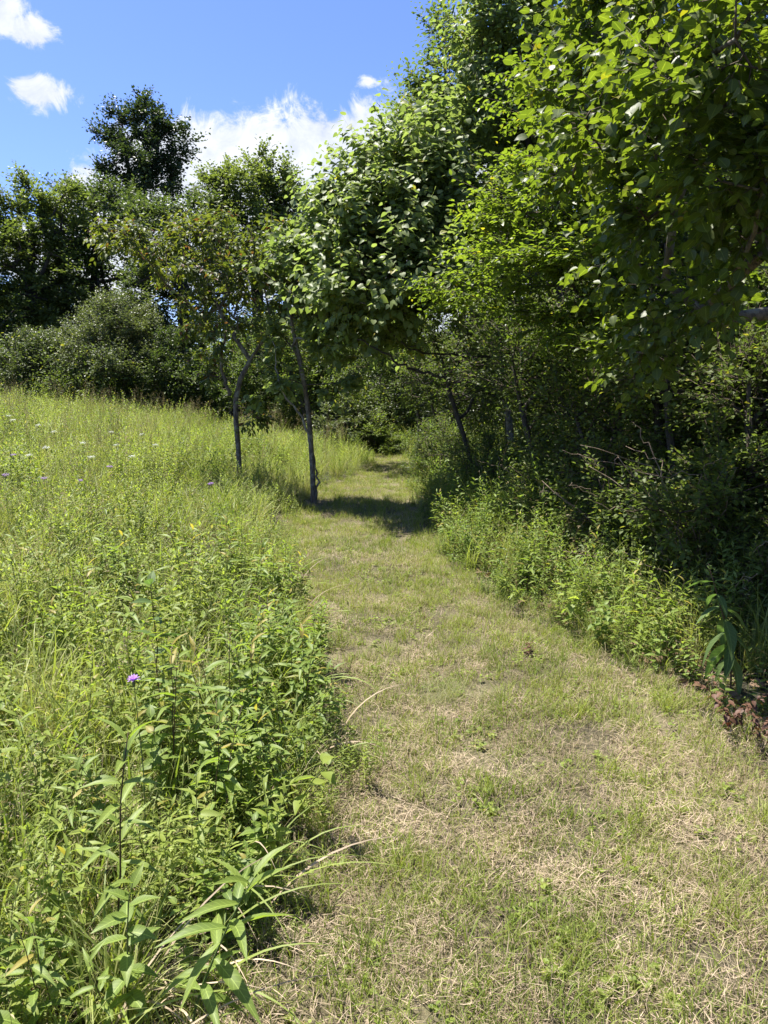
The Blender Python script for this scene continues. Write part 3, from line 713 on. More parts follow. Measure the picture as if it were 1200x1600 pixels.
# heart-leaved tree over the path, right of the saplings
Yc = 9.6; bC = base_at(806, Yc + .6)
build_tree('redbud_tree', 3, bC, [bC - (0, 0, .1), *pts((797, 660, Yc + .6), (785, 590, Yc + .5), (770, 540, Yc + .4), (745, 500, Yc + .2), (710, 440, Yc), (670, 380, Yc))],
           [lobe(570, 345, Yc - .2, 56, 66), lobe(600, 290, Yc - .2, 36, 50), lobe(540, 420, Yc - .3, 62, 60), lobe(640, 340, Yc, 90, 80), lobe(620, 440, Yc - .4, 100, 65), lobe(720, 420, Yc - .3, 90, 70), lobe(600, 500, Yc, 70, 40),
            lobe(700, 320, Yc + .2, 80, 70), lobe(505, 340, Yc, 26, 26), lobe(572, 245, Yc, 12, 26), lobe(680, 250, Yc + .2, 60, 60), lobe(540, 470, Yc - .9, 50, 38), lobe(660, 235, Yc + .4, 40, 44)],
           340, 19000, .088, 'l_redbud', 'bark_pale', 'broad tree with hanging heart shaped pale green leaves over the path bend', tpl=L_HEARTS, r0=.046, droop=.55, indiv=300, per=9, tw=(.25, .65), up=.55, shell=.6, hang=.35, nbranch=8,
           extra_limbs=[(pts((782, 625, Yc + .4), (735, 600, Yc), (690, 588, Yc - .2), (640, 575, Yc - .3), (600, 552, Yc - .4), (560, 530, Yc - .4)), .03, 'bark_dark'), (pts((775, 560, Yc + .4), (700, 556, Yc), (640, 545, Yc - .2), (590, 500, Yc - .3)), .022, 'bark_dark')])
# tall narrow cherry behind it
Yd = 11.5; bD = base_at(800, Yd)
build_tree('cherry_tree', 4, bD, [bD, *pts((790, 600, Yd), (775, 450, Yd), (750, 330, Yd), (720, 220, Yd), (695, 110, Yd))],
           [lobe(690, 130, Yd, 38, 75), lobe(690, 60, Yd, 13, 34), lobe(660, 200, Yd, 42, 50), lobe(720, 220, Yd, 75, 80), lobe(650, 270, Yd, 45, 60), lobe(770, 320, Yd, 85, 80), lobe(790, 180, Yd, 70, 90)],
           280, 22000, .075, 'l_cherry', 'bark_dark', 'slender pointed tree with small dark oval leaves rising behind the heart leaved tree', tpl=L_OVAL, r0=.05, droop=.2, indiv=150, per=10, tw=(.25, .6), up=.7)
Ye = 10.2; bE = base_at(905, Ye)
build_tree('redbud_tree', 5, bE, [bE, *pts((890, 600, Ye), (870, 420, Ye), (840, 280, Ye), (800, 120, Ye), (775, 20, Ye))],
           [lobe(765, 60, Ye, 38, 70), lobe(810, 40, Ye, 60, 70), lobe(830, 140, Ye, 75, 80), lobe(880, 20, Ye, 80, 90), lobe(760, -30, Ye, 30, 40), lobe(780, 170, Ye, 50, 60), lobe(860, 240, Ye, 70, 60)],
           260, 17000, .080, 'l_redbud', 'bark_dark', 'tall leafy tree whose drooping top leaves reach above the small cloud', tpl=L_OVAL, wid=1.4, r0=.05, droop=.5, indiv=200, per=9, tw=(.25, .6), up=.4, hang=.2)
# tall tree behind on the right
Yf = 13.0; bF = base_at(1010, Yf)
build_tree('woodland_tree', 6, bF, [bF, *pts((1005, 600, Yf), (1000, 400, Yf), (990, 200, Yf), (980, 0, Yf))],
           [lobe(950, 90, Yf, 110, 130), lobe(1060, 30, Yf, 140, 150), lobe(900, 260, Yf, 110, 110), lobe(1120, 220, Yf, 120, 150), lobe(980, -60, Yf, 150, 110), lobe(1010, 330, Yf, 140, 90)],
           280, 26000, .11, 'l_wood', 'bark_dark', 'tall dark woodland tree behind the layered sprays at upper right', r0=.16, per=9, tw=(.2, .5), up=.4)
# layered sprays, middle right
Yg = 6.6; bG = base_at(1040, Yg + .4)
build_tree('hornbeam_tree', 7, bG, [bG, *pts((1035, 700, Yg + .3), (1020, 560, Yg + .2), (1000, 420, Yg), (985, 300, Yg))],
           [lobe(840, 330, Yg, 80, 28), lobe(900, 250, Yg, 90, 34), lobe(960, 330, Yg, 100, 45), lobe(880, 420, Yg - .2, 110, 34), lobe(1010, 450, Yg - .4, 110, 45), lobe(800, 395, Yg + .4, 70, 22), lobe(740, 455, Yg + .8, 60, 20), lobe(960, 520, Yg - .3, 90, 30),
            lobe(980, 170, Yg + .3, 110, 50), lobe(880, 150, Yg + .6, 80, 40), lobe(1080, 280, Yg + .2, 110, 60), lobe(860, 500, Yg + .3, 70, 26)],
           340, 26000, .064, 'l_spray', 'bark_dark', 'tree with flat layered sprays of small yellow green leaves at middle right', tpl=L_OVAL, r0=.05, droop=.12, tilt=.28, per=9, tw=(.15, .42), up=.0, flatz=.35, indiv=300, sideang=1.0)
# nearest branches, upper right
bN = np.array((3.35, 4.3, float(hgt(3.35, 4.3)))); Yn = 3.5
build_tree('broadleaf_tree', 8, bN, [bN, bN + (.02, -.05, 1.2), bN + (-.1, -.15, 2.2), bN + (-.35, -.4, 3.0)],
           [lobe(1090, 130, 3.3, 85, 75), lobe(1160, 60, 3.0, 80, 90), lobe(1000, 180, 3.8, 80, 70), lobe(1130, 260, 3.3, 90, 75), lobe(1030, 330, 4.0, 80, 60), lobe(930, 120, 4.6, 70, 70), lobe(1170, 400, 3.4, 60, 45), lobe(1060, 20, 3.8, 110, 80),
            lobe(960, 20, 4.8, 90, 80), lobe(1000, 420, 4.6, 70, 40), lobe(1220, 250, 3.2, 60, 110), lobe(1110, 470, 3.9, 55, 30), lobe(900, 240, 5.2, 60, 50), lobe(1000, 560, 4.8, 50, 30), lobe(1060, 480, 4.3, 80, 45), lobe(1200, 100, 4.8, 120, 110, .5)],
           380, 9800, .064, 'l_near', 'bark', 'nearest tree with broad translucent yellow green leaves hanging in from the upper right', tpl=L_NEAR, r0=.05, droop=.25, tilt=.55, per=7, tw=(.14, .34), up=.05, indiv=300, shell=.5, nbranch=10, sag=.04, wid=1.0, sizes=(.6, 1.2))
# mid layers filling below the canopy
def fill(seed, px, Y, lobes, nleaf_, leaf, mat, label, name='understory_tree', tpl=L_DIA, na=140, r0=.032, cat='tree', group=None, top=None, **kw):
    b = base_at(px, Y); l0 = np.array(lobes[0][0])
    return build_tree(name, seed, b, [b, b + (l0 - b) * .35 + (.08, 0, 0), b + (l0 - b) * .7, l0], lobes, na, int(nleaf_ * 1.95), leaf * .86, mat, 'bark_dark', label, cat, group, tpl=tpl, r0=r0, wid=1.25, **kw)
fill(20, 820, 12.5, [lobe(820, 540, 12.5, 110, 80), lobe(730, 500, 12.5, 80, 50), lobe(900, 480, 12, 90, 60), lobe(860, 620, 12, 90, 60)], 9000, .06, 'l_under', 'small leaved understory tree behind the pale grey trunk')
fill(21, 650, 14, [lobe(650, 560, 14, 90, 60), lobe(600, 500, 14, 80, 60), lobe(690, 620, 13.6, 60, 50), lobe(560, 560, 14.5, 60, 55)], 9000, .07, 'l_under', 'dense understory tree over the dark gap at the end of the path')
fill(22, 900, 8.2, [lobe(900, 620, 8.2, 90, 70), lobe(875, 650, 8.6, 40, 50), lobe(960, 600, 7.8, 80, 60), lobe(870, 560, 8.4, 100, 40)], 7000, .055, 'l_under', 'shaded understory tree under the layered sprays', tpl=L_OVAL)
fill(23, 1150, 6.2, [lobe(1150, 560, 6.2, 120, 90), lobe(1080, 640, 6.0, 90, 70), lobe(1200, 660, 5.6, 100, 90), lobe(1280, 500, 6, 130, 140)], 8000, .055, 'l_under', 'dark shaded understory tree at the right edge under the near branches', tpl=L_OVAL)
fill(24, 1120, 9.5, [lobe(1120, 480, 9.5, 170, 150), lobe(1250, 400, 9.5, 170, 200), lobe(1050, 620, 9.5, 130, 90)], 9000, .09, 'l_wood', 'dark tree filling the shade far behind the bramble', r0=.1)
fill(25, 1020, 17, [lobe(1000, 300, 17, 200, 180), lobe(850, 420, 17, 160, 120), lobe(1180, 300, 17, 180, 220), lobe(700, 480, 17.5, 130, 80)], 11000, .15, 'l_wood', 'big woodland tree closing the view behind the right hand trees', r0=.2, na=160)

# shrubs along the right edge
def shrub(seed, px, py, Y, rx, rz, nleaf, leaf, mat, label, tpl=None, stems=5, name='shrub', dry=0, **kw):
    tpl = tpl or (L_OVAL if Y < 6.5 else L_DIA)
    b = base_at(px, Y); c = at(px, py, Y); kk = Y / FPX
    lb = [lobe(px, py, Y, rx, rz), lobe(px - rx * .5, py + rz * .5, Y - .1, rx * .6, rz * .6), lobe(px + rx * .5, py + rz * .3, Y + .1, rx * .6, rz * .7)]
    ex = []
    r = np.random.default_rng(seed)
    for k in range(dry):
        q = [b + np.append(r.normal(0, .15, 2), 0)]; a = r.uniform(2.2, 4.6); h = r.uniform(.5, 1.1) * (c[2] - b[2] + rz * kk)
        for s in (.35, .7, 1.0): q.append(b + np.array((math.cos(a) * s * r.uniform(.5, 1.0), math.sin(a) * s * r.uniform(.3, .8), h * (1 - (1 - s) ** 2) + r.normal(0, .05))))
        ex.append((q, .006, 'dry_twig'))
    return build_tree(name, seed, b, [b, b + (c - b) * .5, c], lb, kw.pop('na', 90), int(nleaf * 2.2), leaf, mat, 'twig', label, 'shrub', tpl=tpl, r0=.02, per=7, tw=(.1, .28), up=.2, shell=.5, nbranch=4, keep_thin=.003, extra_limbs=ex, **kw)
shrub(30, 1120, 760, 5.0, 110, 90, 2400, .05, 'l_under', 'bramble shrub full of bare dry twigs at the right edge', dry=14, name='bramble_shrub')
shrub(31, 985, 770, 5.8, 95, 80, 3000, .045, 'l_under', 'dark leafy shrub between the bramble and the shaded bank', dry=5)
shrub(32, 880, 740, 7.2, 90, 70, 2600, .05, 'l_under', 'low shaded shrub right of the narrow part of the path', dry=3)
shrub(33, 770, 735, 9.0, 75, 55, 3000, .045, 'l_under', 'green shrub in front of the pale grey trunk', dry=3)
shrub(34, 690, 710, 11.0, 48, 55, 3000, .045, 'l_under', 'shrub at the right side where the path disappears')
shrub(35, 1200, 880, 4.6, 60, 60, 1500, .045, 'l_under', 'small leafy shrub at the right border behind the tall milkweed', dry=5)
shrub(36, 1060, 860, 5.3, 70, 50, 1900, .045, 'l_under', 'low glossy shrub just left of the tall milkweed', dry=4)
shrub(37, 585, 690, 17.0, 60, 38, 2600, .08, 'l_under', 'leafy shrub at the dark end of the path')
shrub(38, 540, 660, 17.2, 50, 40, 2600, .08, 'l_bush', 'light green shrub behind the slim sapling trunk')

# far thicket behind the meadow
FILLG = [(60, 745, 9.8, 690, 560, 70, 60), (61, 705, 12.5, 665, 600, 60, 60), (62, 850, 7.8, 800, 560, 80, 50), (63, 960, 6.8, 900, 650, 80, 60), (64, 1060, 5.8, 1040, 560, 90, 60), (65, 1180, 5.2, 1170, 600, 80, 70)]
for sd, bx, Y_, px_, py_2, rx_, rz_ in FILLG:
    fill(sd, bx, Y_, [lobe(px_, py_2, Y_, rx_, rz_), lobe(px_ + rx_ * .7, py_2 + 50, Y_ + .3, rx_, rz_), lobe(px_ + rx_, py_2 - 40, Y_ + .5, rx_, rz_)], 3000, .055, 'l_under', {60: 'fine leaved understory tree reaching left over the far end of the path', 61: 'understory tree beside the dark gap where the path disappears', 62: 'understory tree just right of the pale grey trunk', 63: 'understory tree above the sunny swell of the right bank', 64: 'understory tree above the dry bramble twigs', 65: 'understory tree at the right border above the tall milkweed'}[sd], tw=(.15, .5))

def far_tree(seed, px, Y, lobes, nleaf, leaf, mat, label, name='woodland_tree', cat='tree', **kw):
    return fill(seed, px, Y, lobes, nleaf, leaf, mat, label, name=name, cat=cat, na=kw.pop('na', 170), r0=kw.pop('r0', .2), per=9, tw=kw.pop('tw', (.3, .8)), **kw)
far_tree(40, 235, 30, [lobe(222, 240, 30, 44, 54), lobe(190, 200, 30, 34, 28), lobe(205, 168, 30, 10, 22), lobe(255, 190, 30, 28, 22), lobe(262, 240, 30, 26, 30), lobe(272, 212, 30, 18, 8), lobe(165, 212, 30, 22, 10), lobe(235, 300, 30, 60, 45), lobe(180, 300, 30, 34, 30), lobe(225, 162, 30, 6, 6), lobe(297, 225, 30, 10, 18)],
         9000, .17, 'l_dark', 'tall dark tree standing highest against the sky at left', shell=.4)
far_tree(41, 405, 25, [lobe(400, 310, 25, 52, 48), lobe(430, 290, 25, 36, 34), lobe(365, 300, 25, 34, 30), lobe(450, 330, 25, 30, 34), lobe(400, 380, 25, 80, 60), lobe(335, 305, 25, 22, 26), lobe(395, 262, 25, 18, 16)],
         12000, .15, 'l_wood_light', 'rounded light green tree in front of the white cloud')
far_tree(42, 55, 25, [lobe(50, 360, 25, 52, 48), lobe(60, 315, 25, 26, 26), lobe(100, 350, 25, 42, 40), lobe(10, 380, 25, 40, 50), lobe(60, 450, 25, 90, 70), lobe(110, 310, 25, 14, 24), lobe(50, 292, 25, 7, 12)],
         13000, .15, 'l_wood_light', 'light green tree at the far left edge of the thicket', )
far_tree(43, 150, 26.5, [lobe(150, 355, 26.5, 50, 50), lobe(130, 320, 26.5, 22, 24), lobe(190, 340, 26.5, 40, 40), lobe(150, 450, 26.5, 90, 80), lobe(95, 305, 26.5, 10, 14)],
         11000, .15, 'l_wood', 'dark green tree below the tallest tree, second from the left')
far_tree(44, 290, 23.5, [lobe(285, 360, 23.5, 62, 45), lobe(240, 380, 23.5, 50, 50), lobe(330, 390, 23.5, 60, 50), lobe(290, 470, 23.5, 90, 70)],
         11000, .14, 'l_wood', 'mid green tree behind the crown of the crooked sapling')
far_tree(45, 480, 22, [lobe(480, 400, 22, 60, 60), lobe(530, 380, 22, 60, 60), lobe(440, 460, 22, 70, 70), lobe(540, 480, 22, 80, 80), lobe(500, 560, 21, 80, 60)],
         12000, .13, 'l_wood', 'woodland tree seen between the two leafy saplings')
far_tree(46, 620, 20, [lobe(620, 430, 20, 90, 90), lobe(700, 350, 20, 90, 110), lobe(640, 560, 20, 90, 70), lobe(780, 300, 20, 90, 120), lobe(620, 340, 20, 42, 60)],
         12000, .13, 'l_wood', 'woodland tree hidden mostly by the heart leaved tree')
far_tree(47, -60, 24, [lobe(-60, 400, 24, 90, 110), lobe(-10, 480, 24, 90, 80), lobe(-170, 400, 24, 100, 120)], 9000, .15, 'l_wood', 'dark green tree cut by the left border of the view')
far_tree(48, 175, 21, [lobe(178, 520, 21, 55, 42), lobe(150, 545, 20.8, 50, 40), lobe(215, 530, 21, 42, 38), lobe(175, 495, 21, 30, 22), lobe(190, 575, 20.6, 80, 34)],
         15000, .085, 'l_bush', 'large rounded silvery green bush at the top of the meadow', name='round_bush', cat='bush', r0=.08, tw=(.2, .7), up=.9)
far_tree(49, 100, 21.5, [lobe(90, 560, 21.5, 50, 30), lobe(50, 550, 21.5, 40, 26), lobe(20, 575, 21, 60, 28), lobe(110, 540, 21.5, 30, 26)], 8000, .085, 'l_bush', 'lower spiky grey green bush left of the large round bush', name='spreading_bush', cat='bush', r0=.06, tw=(.15, .5), up=.6)
far_tree(50, 280, 20.5, [lobe(285, 560, 20.5, 44, 42), lobe(310, 590, 20, 44, 34), lobe(255, 590, 20.2, 44, 30), lobe(280, 535, 20.5, 30, 24)], 9000, .085, 'l_wood', 'dark green bush right of the large round bush', name='spreading_bush', cat='bush', r0=.06, tw=(.15, .45), up=.4)
far_tree(51, 360, 19.6, [lobe(360, 590, 19.6, 50, 50), lobe(420, 570, 19.3, 60, 60), lobe(400, 630, 19, 50, 30)], 9000, .085, 'l_under', 'shaded bush behind the trunk of the crooked sapling', name='spreading_bush', cat='bush', r0=.06, tw=(.15, .45))
far_tree(52, 480, 18.6, [lobe(470, 610, 18.6, 50, 50), lobe(530, 620, 18.4, 50, 40), lobe(460, 550, 18.8, 60, 45)], 9000, .08, 'l_under', 'shaded bush behind the slim sapling', name='spreading_bush', cat='bush', r0=.06, tw=(.15, .45))
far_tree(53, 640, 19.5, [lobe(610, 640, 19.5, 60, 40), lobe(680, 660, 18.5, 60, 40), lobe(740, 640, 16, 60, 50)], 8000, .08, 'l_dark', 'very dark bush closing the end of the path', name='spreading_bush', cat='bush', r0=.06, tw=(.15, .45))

# deeper wood behind everything: one mass
gw = []
for s in range(3):
    r = np.random.default_rng(90 + s); g = Geo(); n = 7000
    d = nrm(r.normal(0, 1, (n, 3))); q = d * (r.uniform(.55, 1, (n, 1)) ** .5) * (2.9, 2.9, 3.6) * (1 + .25 * np.sin(d[:, :1] * 5 + s) * np.cos(d[:, 2:] * 6)) + (0, 0, 3.5)
    q = np.concatenate([q, np.c_[r.normal(0, 1.6, (1800, 2)), r.uniform(0.05, 2.2, 1800)]]); n = len(q)
    L = Leaves(); L.add(q, r.normal(0, 1, (n, 3)), r.normal(0, .6, (n, 3)) + (0, 0, .8), r.uniform(.22, .42, n), r.uniform(0, 1, n)); bake(g, L_DIA, L.done(), 0)
    tube(g, np.array([(0, 0, -.3), (.1, 0, 2), (0, .1, 5)]), [.22, .16, .06], 7, .5, 1); gw.append(g)
r = np.random.default_rng(77); Pw = []
for i in range(150):
    a = r.uniform(-1.25, 1.25); d = r.uniform(31, 60) if abs(a) < .9 else r.uniform(24, 60)
    Pw.append((math.sin(a) * d, math.cos(a) * d))
for i in range(45): Pw.append((r.uniform(5.5, 22), r.uniform(-2, 22)))
for i in range(16): Pw.append((r.uniform(2, 12), r.uniform(20, 28)))
Pw = np.array(Pw); Pw = np.c_[Pw, hgt(Pw[:, 0], Pw[:, 1])]; n = len(Pw)
sc = r.uniform(.6, 1.05, n) * np.where(np.hypot(Pw[:, 0] + 8, Pw[:, 1] - 26) < 14, .65, 1) * np.where(Pw[:, 0] > 5, .95, .8)
scatter('distant_woods', gw, Pw, np.stack([np.zeros(n), np.zeros(n), r.uniform(0, 6.28, n)], -1), sc, r.integers(0, 3, n), 'deep green wood beyond the thicket', [M['l_wood'], M['bark_dark']])


# low growth filling the shade under the trees
gu = []
for s in range(3):
    r = np.random.default_rng(190 + s); g = Geo()
    for k in range(16):
        az = r.uniform(0, 6.28); h = r.uniform(.5, 1.5); t = np.linspace(0, 1, 5); ln = r.uniform(.1, .6)
        p = np.stack([np.cos(az) * ln * t ** 1.5, np.sin(az) * ln * t ** 1.5, h * t], -1) + np.append(r.normal(0, .12, 2), 0); tube(g, p, .005, 3, .5, 1)
        m = 75; tl = r.uniform(.15, 1, m); P_ = np.stack([np.interp(tl, t, p[:, i]) for i in range(3)], -1); D = nrm(r.normal(0, 1, (m, 3)) * (1, 1, .4)); P_ = P_ + D * r.uniform(.02, .3, (m, 1))
        L = Leaves(); L.add(P_, D + r.normal(0, .4, (m, 3)), r.normal(0, .4, (m, 3)) + (0, 0, 1), r.uniform(.045, .08, m), r.uniform(0, 1, m)); bake(g, L_OVAL, L.done(), 0)
    gu.append(g)
r = np.random.default_rng(66); q = []
for i in range(520):
    y = r.uniform(2.2, 22); x = re_(y) + 1.1 + r.uniform(0, 1) ** 1.3 * 7
    if y > 17: x = r.uniform(-1.5, 8)
    q.append((x, y))
for i in range(260): q.append((r.uniform(-16, 2), r.uniform(19.8, 27)))
q = np.array(q); q = np.c_[q, hgt(q[:, 0], q[:, 1])]; n = len(q)
sc = r.uniform(.5, 1.2, n) * np.where(q[:, 0] > 0, np.interp(q[:, 0] - re_(q[:, 1]), [1.1, 2.5, 4], [.5, 1.0, 1.5]), 1.2)
scatter('undergrowth', gu, q, np.stack([r.normal(0, .1, n), r.normal(0, .1, n), r.uniform(0, 6.28, n)], -1), sc, r.integers(0, 3, n), 'dark tangled undergrowth in the shade beneath the trees', [M['l_under'], M['twig']])


# ---------------------------------------------------------------- plants that stand out one by one
def leafy(name, seed, base, label, cat, group, height, nl, lsize, tpl, lmat, smat, parts=True, stems=1, wid=1.0, flower=None, **kw):
    rg = np.random.default_rng(seed); b = np.array((base[0], base[1], float(hgt(base[0], base[1]))))
    root = thing(name, b, label, cat, group); gs = Geo(); gl = Geo()
    mes = None
    if parts:
        mes = []
        for v in range(4):
            gg = Geo(); gg.add(tpl[0] * (wid, 1, 1), tpl[1], .1 + .25 * v, tpl[2]); mes.append(gg.mesh('leaf', [M[lmat]], True))
    for s in range(stems):
        L = plant_geo(gs, rg, (*(rg.normal(0, .035, 2) if stems > 1 else (0, 0)), 0), height * rg.uniform(.85, 1.1) if stems > 1 else height, nl, lsize, tpl, 0, 0, **kw)
        if not parts: bake(gl, tpl, L, 0, wid); continue
        P, X, Yv, Zv, Sz, Rn = L
        for i in range(len(P)):
            lf = bpy.data.objects.new('leaf', mes[min(3, int(Rn[i] * 4))]); C.objects.link(lf); lf.parent = root
            mt = Matrix(((X[i][0], Yv[i][0], Zv[i][0], 0), (X[i][1], Yv[i][1], Zv[i][1], 0), (X[i][2], Yv[i][2], Zv[i][2], 0), (0, 0, 0, 1))) @ Matrix.Diagonal((Sz[i],) * 3 + (1,))
            mt.translation = Vector(P[i]); lf.matrix_local = mt
    link('stem', gs.mesh('stem', [M[smat]], True), root)
    if not parts: o = link('foliage', gl.mesh('foliage', [M[lmat]], True), root); o['kind'] = 'stuff'
    return root

leafy('tall_weed', 200, (-.46, 1.50), 'large leaved weed with a whorl of long pointed leaves at the bottom left path edge', 'weed', None, .50, 17, .15, L_BROADLANCE, 'forb_fresh', 'stem', lean=.35, azl=.1, droop=.35, up=.45, wid=.68, srad=.004, start=.35, shape=(.8, 1, .75))
leafy('tall_weed', 201, (-.72, 1.78), 'tall weed with dark purple stem and broad paired leaves in the left foreground', 'weed', None, .70, 18, .13, L_BROADLANCE, 'forb_fresh', 'redstem', opposite=True, lean=.08, droop=.1, up=.6, wid=.66, srad=.004, start=.3, shape=(.9, 1.05, .8))
leafy('yellow_weed', 202, (-.86, 2.75), 'bright yellow green feathery shoot left of the path', 'weed', None, .76, 40, .09, L_LANCE, 'forb_yellow', 'stem', opposite=True, lean=.08, droop=0, up=.25, wid=.9, start=.45, shape=(1, 1, .5))
leafy('milkweed_plant', 203, (-1.0, 3.1), 'blue green broad leaved milkweed rising from the meadow behind the feathery shoot', 'milkweed', None, .78, 14, .13, L_OVATE, 'forb_blue', 'redstem', opposite=True, lean=.1, droop=.1, up=.45, wid=.9, srad=.004, start=.3, shape=(1, 1, .7))
leafy('milkweed_plant', 204, (1.80, 3.62), 'tall milkweed with long drooping blue green leaves at the right edge', 'milkweed', None, .72, 16, .20, L_BROADLANCE, 'forb_blue', 'redstem', opposite=True, lean=.22, azl=3.0, droop=1.1, up=.0, wid=.95, srad=.005, start=.3, shape=(.9, 1.1, .45))
leafy('broad_weed', 205, (-.34, 2.35), 'weed with two pale wide leaves leaning over the left path edge', 'weed', None, .34, 8, .085, L_OVATE, 'forb_light', 'stem', lean=.5, azl=0, droop=.2, up=.2, wid=1.0, srad=.003, start=.4, shape=(.7, 1, 1))
leafy('broad_weed', 206, (-.62, 1.55), 'weed with wide soft leaves between the whorled weed and the purple stem', 'weed', None, .50, 16, .095, L_OVATE, 'forb_fresh', 'stem', lean=.2, droop=.2, up=.4, wid=.8, srad=.0035, start=.3, shape=(.9, 1, .6))
leafy('broad_weed', 207, (-.95, 1.45), 'weed with broad shiny leaves at the lower left corner', 'weed', None, .52, 16, .13, L_BROADLANCE, 'forb_fresh', 'stem', lean=.2, droop=.2, up=.4, wid=.8, srad=.0035, start=.3)
leafy('broad_weed', 208, (.98, 5.0), 'pale leaved low weed at the foot of the right bank', 'weed', None, .30, 9, .10, L_BROADLANCE, 'forb_light', 'stem', lean=.5, azl=3.3, droop=.5, up=.1, start=.4)
leafy('broad_weed', 209, (1.25, 4.55), 'weed with one large pale leaf bending down on the right bank', 'weed', None, .40, 9, .11, L_OVATE, 'forb_light', 'stem', lean=.4, azl=3.6, droop=.6, up=.1, start=.4)
leafy('dead_weed', 210, (1.62, 3.18), 'patch of shrivelled reddish brown weed at the right path edge', 'dead weed', None, .26, 17, .040, L_OVATE, 'redbrown', 'redstem', stems=8, lean=.7, droop=.9, up=.0, srad=.0018, wid=1.15)
leafy('dead_weed', 211, (1.74, 3.0), 'lower shrivelled reddish brown weed at the right border', 'dead weed', None, .22, 17, .040, L_OVATE, 'redbrown', 'redstem', stems=8, lean=.8, droop=.9, up=.0, srad=.0018, wid=1.15)
leafy('dead_weed', 212, (.86, 4.25), 'small dark withered plant beside the path grass', 'dead weed', None, .10, 9, .035, L_ROUND, 'redbrown', 'redstem', stems=2, lean=.3, droop=.2, up=.5, srad=.0015)

# mauve flower among the leaves
fx, fy = -.755, 2.12; b = np.array((fx, fy, float(hgt(fx, fy)))); root = thing('mauve_flower', b, 'single small mauve flower blooming in the meadow at left', 'flower')
g = Geo(); tube(g, [(0, 0, 0), (.01, 0, .4), (0, -.01, .70)], [.002, .002, .0012], 4); link('stem', g.mesh('stem', [M['stem']]), root)
r = np.random.default_rng(4); g = Geo(); g.add(L_OVAL[0] * (.8, 1, 1), L_OVAL[1], .5, L_OVAL[2]); pm = g.mesh('petal', [M['mauve']])
g = Geo(); tube(g, [(0, -.01, .68), (0, -.01, .69), (0, -.01, .703)], [.003, .006, .004], 6); fh = link('flower_head', g.mesh('flower_head', [M['stem']]), root)
for k in range(22):
    a = k * 2.4; el = .2 + .9 * (k / 22); o = link('petal', pm, fh); o.location = (0, -.01, .70); o.scale = (.022,) * 3
    o.rotation_euler = Matrix.Rotation(a, 3, 'Z').to_4x4().to_3x3().__matmul__(Matrix.Rotation(el, 3, 'X')).to_euler()

# white umbels up the meadow
def umbel_meshes(seed, mat):
    r = np.random.default_rng(seed); gs = Geo(); gh = Geo(); H = .75
    tube(gs, [(0, 0, 0), (.02, .01, .4), (.01, 0, H)], [.0025, .002, .0012], 4)
    n = 26; a = np.arange(n) * 2.4; rr = .034 * np.sqrt((np.arange(n) + .5) / n); q = np.stack([np.cos(a) * rr + .01, np.sin(a) * rr, H + .035 + .008 * r.standard_normal(n)], -1)
    twigs(gs, np.repeat([(.01, 0, H)], n, 0), q - (.01, 0, H), np.linalg.norm(q - (.01, 0, H), axis=1), .0006)
    for p in q:
        m = 7; D = nrm(r.normal(0, 1, (m, 3)) * (1, 1, .35)); L = Leaves(); L.add(np.repeat([p], m, 0), D, np.repeat([(0, 0, 1.)], m, 0), np.full(m, .008), r.uniform(0, 1, m)); bake(gh, L_DIA, L.done(), 0)
    return gs.mesh('stem', [M['stem']]), gh.mesh('flower_head', [mat])
us, uh = umbel_meshes(1, M['white']); ms, mh = umbel_meshes(2, M['mauve'])
whites = [(27, 651), (62, 659), (172, 670), (220, 674), (117, 686), (72, 691), (147, 708), (215, 707), (15, 645), (100, 668), (238, 690), (48, 705), (185, 690)]
mauves = [(75, 740), (120, 745), (22, 705), (180, 722), (335, 748), (10, 735)]
def place_flower(name, sm, hm, px, py, label, group, s=1.0):
    x, y = ghit(px, py, .78 * s + .04)
    root = thing(name, (x, y, float(hgt(x, y))), label, 'flower', group); link('stem', sm, root); link('flower_head', hm, root); root.scale = (s,) * 3; root.rotation_euler = (rng.normal(0, .08), rng.normal(0, .08), rng.uniform(0, 6.28))
for i, (px, py) in enumerate(whites): place_flower('wild_carrot', us, uh, px, py, 'flat white flower head ' + ('at the left border of the upper meadow' if px < 55 else 'in the upper meadow below the round bush' if px > 160 else 'in the upper meadow between the border and the round bush'), 'white umbel flowers up the meadow', 1.0)
for i, (px, py) in enumerate(mauves): place_flower('thistle_flower', ms, mh, px, py, 'faded mauve flower head in the middle of the meadow grass', 'faded mauve flowers in the meadow', .8)

